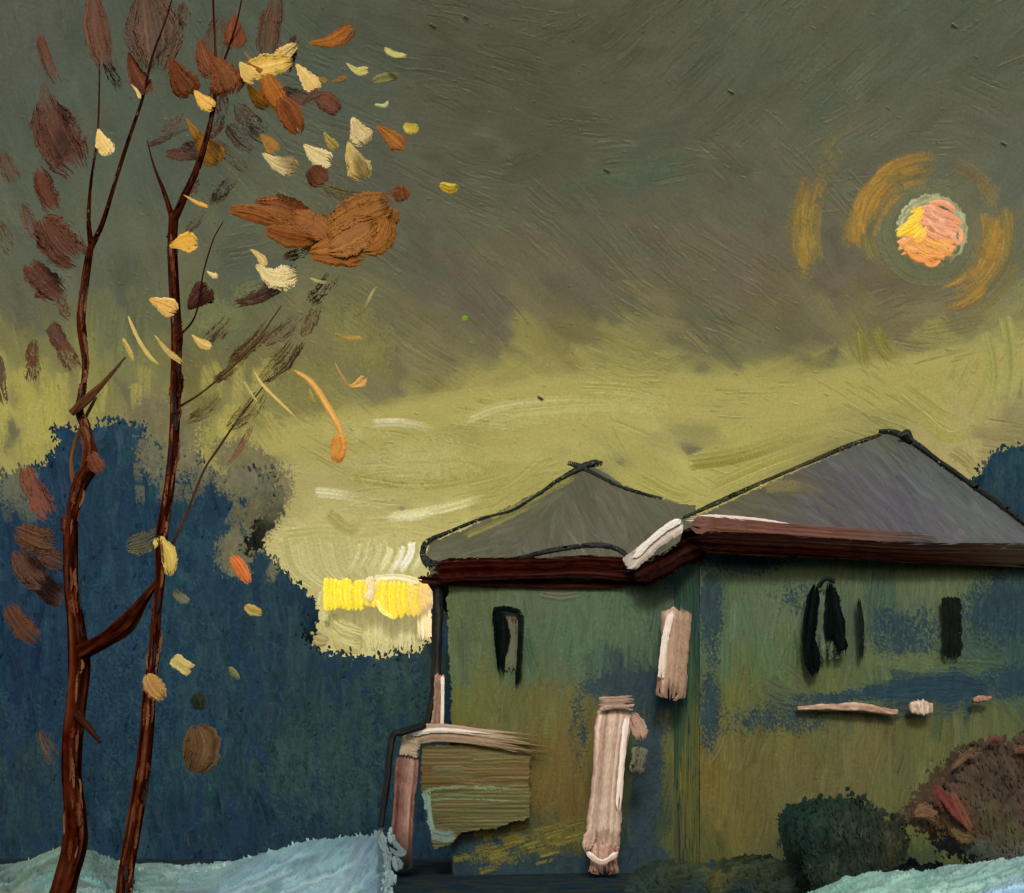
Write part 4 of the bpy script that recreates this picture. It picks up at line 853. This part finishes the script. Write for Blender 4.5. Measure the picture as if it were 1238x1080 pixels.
br = (92,58,42); brd = (76,48,36); red = (104,56,40)
fo = [ # tree 1: cx, cy, length, width, angle, colour, colour, dryness
 (62,76,66,15,68,br,brd,.35),(54,60,34,13,75,red,br,.1),(124,42,100,30,78,(98,60,44),(84,56,42),.25),(140,92,50,16,60,(84,64,46),brd,.5),(78,168,100,54,62,(90,56,42),(80,50,38),.15),(64,130,60,22,70,(84,62,48),brd,.55),
 (60,232,60,26,66,red,br,.2),(76,292,72,46,48,(92,56,40),(86,52,38),.1),(58,340,62,34,42,(96,58,42),br,.2),(80,372,40,16,60,br,brd,.5),(14,206,46,24,62,br,brd,.5),(10,290,50,24,60,(88,70,56),br,.65),(40,270,50,20,60,br,brd,.5),
 (72,408,40,22,62,(74,42,32),brd,.2),(86,432,44,24,60,br,brd,.4),(42,430,36,17,88,(80,46,34),br,.3),(40,452,30,22,100,br,brd,.55),(4,462,66,17,82,(84,72,54),(70,56,42),.3),
 (38,585,44,22,72,(118,66,42),red,.25),(52,605,54,26,66,red,(92,50,36),.05),(46,650,56,32,20,(92,60,38),(80,54,36),.05),(64,672,50,24,30,(84,54,38),brd,.3),(38,688,56,30,48,(76,48,34),brd,.05),(62,712,52,28,40,(76,46,32),brd,.15),(30,755,62,26,50,(88,54,34),(72,46,32),.1),(60,905,46,22,62,(72,58,42),(60,52,42),.5),
 (86,640,40,20,70,(96,52,34),brd,.3),(118,560,30,18,60,(112,66,48),red,.1),(108,535,44,16,75,(104,66,44),red,.2)]
mb = MB()
for i, (x, y, L, w, a, c, c2, d) in enumerate(fo):
    dab1(x, y, L*1.12, w*1.25, a, Y1+[-.5, .4, -.2, .2, 0][i % 5]*.8, c, c2, mb=mb, dry=d*.9+.12, tilt=(rng.uniform(-.4, .4), rng.uniform(-.3, .3)), shape='round', thick=.05, rag=.14, rel=.45, jit=9, fuzz=.7, step=.8)
mb.build('crown', M['leaf'], t1)
def leafset(lst, Y, parent, name='leaf'):
    for i, e in enumerate(lst):
        x, y, L, w, a, c, c2, d = e[:8]; w *= 1.3 if w > 12 else 1.1; L *= 1.06 if w > 12 else 1; sh = e[8] if len(e) > 8 else 'leaf'; cu = e[9] if len(e) > 9 else rng.uniform(-.2, .2)
        mb = dab1(x, y, L, w, a, Y-.4+.5*math.sin(i*2.1), c, c2, dry=d, tilt=(rng.uniform(-.4, .4), rng.uniform(-.3, .3)), shape=sh, thick=.08, rel=.5, jit=13, curve=cu, fuzz=.32, step=.85)
        mb.build(name, M['leaf'], parent)
pal, cre, gol = (208,184,116), (222,206,156), (206,158,60); og1 = (146,84,28); og2 = (124,64,20); gd = (140,96,26)
leafset([(168,88,56,19,64,(92,44,16),(80,38,14),0),(127,171,34,17,62,(216,180,96),cre,0),(164,111,22,4,58,(190,170,104),pal,0),(182,40,96,52,84,(84,60,44),(76,56,42),.3,'round')], Y1, t1)
mb = MB()
for i, (x, y, L, w, a, c, c2, d) in enumerate([(330,40,92,36,98,(88,60,42),(78,58,42),.35),(352,70,60,24,105,(82,56,42),brd,.4),(245,180,52,30,8,(84,54,38),brd,.3),(222,185,48,22,0,(80,56,42),brd,.35),(196,166,46,11,-30,(84,64,50),brd,.35),(296,168,60,30,40,(92,78,52),brd,.55),(285,190,70,22,40,(88,70,50),brd,.6),
      (318,352,84,20,-24,(78,50,32),(66,44,32),.25),(340,330,60,14,-35,(84,56,38),brd,.35),(305,410,90,24,-45,(88,56,36),(92,70,44),.4),(375,385,50,22,-65,(86,60,42),brd,.6),(280,440,70,20,-45,(100,76,44),brd,.6),(290,535,70,10,-60,(112,76,44),brd,.35),(250,490,70,22,-40,(108,92,50),(98,84,48),.6),(225,20,40,24,80,(84,70,54),brd,.6),(176,652,54,34,-22,(98,98,76),(88,90,72),.25),(345,395,70,26,-42,(100,82,52),brd,.65),(270,225,60,22,-50,(84,66,46),brd,.6),(262,150,50,18,-60,(78,44,30),brd,.45),(415,232,60,18,14,(128,116,72),(112,104,70),.35),(360,115,50,24,20,(80,66,54),brd,.3),(262,60,80,40,95,(84,64,50),brd,.6),(310,150,70,36,45,(84,64,48),brd,.62),(215,150,50,30,-30,(82,64,50),brd,.62),(390,345,60,30,-50,(88,70,50),brd,.66),(340,430,90,34,-50,(104,84,52),brd,.62),(265,395,60,30,-45,(90,74,52),brd,.66),(300,490,80,30,-50,(110,92,54),(98,84,48),.64),(365,300,60,22,-30,(86,60,42),brd,.55),(230,225,40,24,-60,(78,52,38),brd,.6),(240,262,50,16,-50,(84,64,48),brd,.62),(268,120,60,30,80,(78,46,30),brd,.55)]):
    dab1(x, y, L, w, a, Y2+[.4, .1, .6, .3, .5][i % 5]*.8, c, c2, mb=mb, dry=d*.9+.1, tilt=(rng.uniform(-.4, .4), rng.uniform(-.4, .4)), shape='round', thick=.05, rag=.14, rel=.45, jit=9, fuzz=.65, step=.8)
mb.build('crown', M['leaf'], t2)
leafset([(220,92,54,27,58,(104,54,18),(92,46,16),0),(252,70,48,24,64,(104,56,20),(96,48,18),.05),(266,92,52,34,62,(118,66,26),(100,54,22),0),(284,38,42,22,86,(108,58,22),(96,50,18),.05),(250,178,52,24,52,(140,100,26),(126,88,24),0),(232,155,30,9,60,(150,108,26),gd,0),
 (247,120,32,15,42,gol,(220,180,96),0),(262,103,16,8,20,(190,130,64),gol,0),(400,42,58,17,-20,(148,94,22),(120,66,20),0,'leaf',.25),
 (322,82,64,22,-14,(210,180,92),(196,160,72),.05,'round'),(336,70,56,15,-38,(216,188,108),pal,0,'round'),(300,86,30,17,48,(214,184,104),(196,164,84),0),(318,95,66,8,42,(170,108,30),(150,88,24),0),(305,80,44,6,60,(164,110,30),gd,0),(333,112,50,22,60,(156,96,30),(140,78,24),.1,'round'),
 (371,94,42,17,52,pal,(200,170,98),0),(312,116,38,16,46,(156,108,24),gd,0),(350,140,50,22,62,(110,58,24),(134,76,34),0,'round'),(357,150,20,4,70,(214,160,110),pal,0),(396,127,34,19,36,(104,58,30),(84,48,30),.05,'round'),(378,118,30,12,-35,(80,56,40),brd,.3),
 (410,95,22,7,-20,(140,110,50),gd,.1),(388,96,16,6,20,(130,104,40),gd,.1),(324,174,30,15,50,(146,104,36),(116,88,40),.05),(339,194,46,19,22,cre,(204,178,116),0),(384,186,40,20,34,(216,198,142),cre,0),(400,170,26,12,50,(160,144,66),(140,126,60),.2),
 (434,158,36,22,64,cre,(206,184,130),0),(432,194,50,23,64,(218,194,130),(206,176,104),0),(472,166,44,18,40,(152,98,26),(120,66,22),0),(385,212,26,22,50,(108,66,36),(92,58,38),.1,'round'),(487,234,20,17,80,(118,68,32),(100,60,30),.15,'round'),(470,236,30,4,-25,(110,66,34),brd,0),
 (306,262,60,16,15,(134,84,30),og2,0,'round'),(345,264,84,30,22,(134,84,30),og2,.05,'round'),(350,284,60,20,14,(126,78,26),og2,.05,'round'),(436,262,82,36,-22,(146,96,40),(130,82,32),.05,'round'),(415,290,84,36,-8,(136,86,28),(150,100,36),0,'round'),(408,310,66,26,6,(148,92,26),(136,80,22),0,'round'),(452,282,50,30,-50,(150,98,36),(134,84,28),.05,'round',.3),(388,285,90,34,8,(136,86,30),(148,96,36),0,'round'),(425,285,70,34,-30,(150,98,40),(132,84,30),0,'round'),(376,276,60,24,30,(136,84,30),(120,70,24),0,'round'),(466,262,30,24,-60,(148,94,38),(132,82,28),0,'round'),
 (222,296,34,20,-8,(204,156,50),(220,180,84),0),(237,243,36,5,26,(206,164,72),gol,0),(241,361,38,24,-44,(58,26,14),(70,34,20),0,'leaf'),(197,369,36,19,24,(210,166,84),(222,184,108),0),(244,412,28,11,32,(196,160,84),pal,0),(257,331,16,7,24,cre,pal,0),(334,326,50,24,14,(204,186,130),cre,0,'leaf',.4),(312,312,30,10,48,(190,170,110),pal,0),
 (197,673,48,19,72,(204,184,96),(184,158,78),.05,'round'),(188,830,36,19,56,(178,138,80),(158,118,70),.05,'round')], Y2, t2)

# loose leaves in the air, each on its own
falls = [
 ([(488,150),(497,156),(506,152)],14,13.4,(176,160,60),(160,140,48),'round','small mustard leaf in the air at the crown\'s right, beside the orange brown leaf'),
 ([(531,222),(543,228),(554,226)],13,13.2,(196,170,52),(170,142,44),'round','single mustard leaf floating farthest right in open dark sky'),
 ([(464,58),(476,66),(493,68)],9,13.6,(176,178,116),(160,156,90),'round','small pale green leaf highest of the loose leaves in the upper sky'),
 ([(418,76),(432,86),(446,84)],11,13.5,(188,184,112),(170,160,90),'leaf','hooked pale yellow leaf just below the topmost loose leaf'),
 ([(450,98),(466,94),(484,92)],12,13.8,(120,118,70),(110,110,70),'round','faint olive leaf right of the crown in the upper sky'),
 ([(452,126),(464,128),(470,122)],5,13.6,(168,176,128),(150,150,100),'round','tiny curled pale green leaf above the cream leaves'),
 ([(558,384),(562,385),(567,385)],7,13.0,(100,140,30),(120,150,40),'round','tiny bright green leaf alone in the middle sky'),
 ([(374,336),(388,341),(404,342)],4,13.3,(186,182,130),(170,160,110),'round','short pale sliver under the big orange leaves'),
 ([(457,342),(448,358),(440,374),(428,384)],4,13.2,(170,164,106),(150,144,90),'round','thin curved pale stalk drifting right of the crown'),
 ([(404,403),(420,409),(440,408)],7,13.1,(206,184,104),(190,166,90),'round','flat pale gold leaf lying level where grey sky meets yellow sky'),
 ([(404,437),(412,452),(422,466),(434,464),(444,456)],12,13.0,(212,166,92),(196,150,80),'comet','hook shaped apricot leaf in the yellow sky'),
 ([(352,446),(376,462),(396,492),(411,520),(412,534)],8,12.9,(212,166,86),(196,146,74),'round','long thin curling apricot stem hanging above an orange drop'),
 ([(408,524),(410,540),(406,562)],20,12.8,(206,148,68),(196,130,56),'round','orange drop shaped leaf at the foot of the long curling stem'),
 ([(307,448),(318,466),(340,488),(358,505)],4,13.0,(196,176,104),(180,160,90),'round','straight pale needle leaf slanting left of the curling stem'),
 ([(294,460),(302,474),(312,488)],3.5,13.1,(190,176,104),(170,160,90),'round','short pale needle leaf slanting leftmost of the two parallel needles'),
 ([(374,470),(378,484),(381,488)],5,13.3,(176,160,84),(160,150,80),'round','faint yellow fleck beside the long curling stem'),
 ([(148,408),(156,424),(162,438)],6,13.0,(210,184,108),(190,170,90),'round','thin pale leaf nearest the thick trunk, leftmost of three slanting ones'),
 ([(154,380),(166,408),(180,430),(193,442)],5,12.9,(206,184,110),(190,170,90),'round','long thin pale leaf slanting between the two trunks'),
 ([(186,404),(202,424),(222,440)],8,12.7,(200,178,104),(180,150,80),'leaf','pale leaf crossing the slender trunk, rightmost of three slanting ones'),
 ([(280,672),(290,686),(302,706)],17,13.4,(196,112,56),(176,94,46),'round','bright orange leaf falling in front of the dark blue wood'),
 ([(296,732),(305,738),(318,742)],13,13.3,(172,148,72),(150,130,66),'round','small yellow ochre leaf just below the orange leaf before the wood'),
 ([(208,795),(220,804),(232,812)],17,13.2,(186,172,108),(166,150,88),'flat','ragged pale cream leaf beside the slender trunk low in the blue wood'),
 ([(277,806),(283,814),(290,822)],8,13.4,(112,110,66),(90,96,60),'round','dim olive fleck low in the blue wood'),
 ([(210,712),(218,722),(230,728)],12,13.4,(104,106,84),(90,96,78),'round','small grey green fleck right of the slender trunk'),
 ([(236,876),(244,904),(234,936)],46,13.6,(88,64,36),(76,58,36),'round','large round brown leaf low in front of the blue wood'),
 ([(236,838),(240,848),(242,860)],20,13.8,(40,46,34),(34,44,36),'round','dim dark green leaf above the large round brown leaf'),
 ([(300,694),(292,684),(284,678)],4,13.3,(214,140,84),(200,120,70),'round',None),
]
for P, w, Y, c, c2, sh, lab in falls:
    if lab is None: continue
    mb = dab(MB(), P, w, Y, c, c2, thick=.14, shape=sh, rel=.6, jit=14, tilt=(rng.uniform(-.4, .4), rng.uniform(-.3, .3)), dry=.2 if w > 40 or lab.startswith(('faint', 'dim')) else 0)
    tag(mb.build('falling_leaf', M['leaf']), lab, 'leaf', 'loose leaves drifting from the trees')
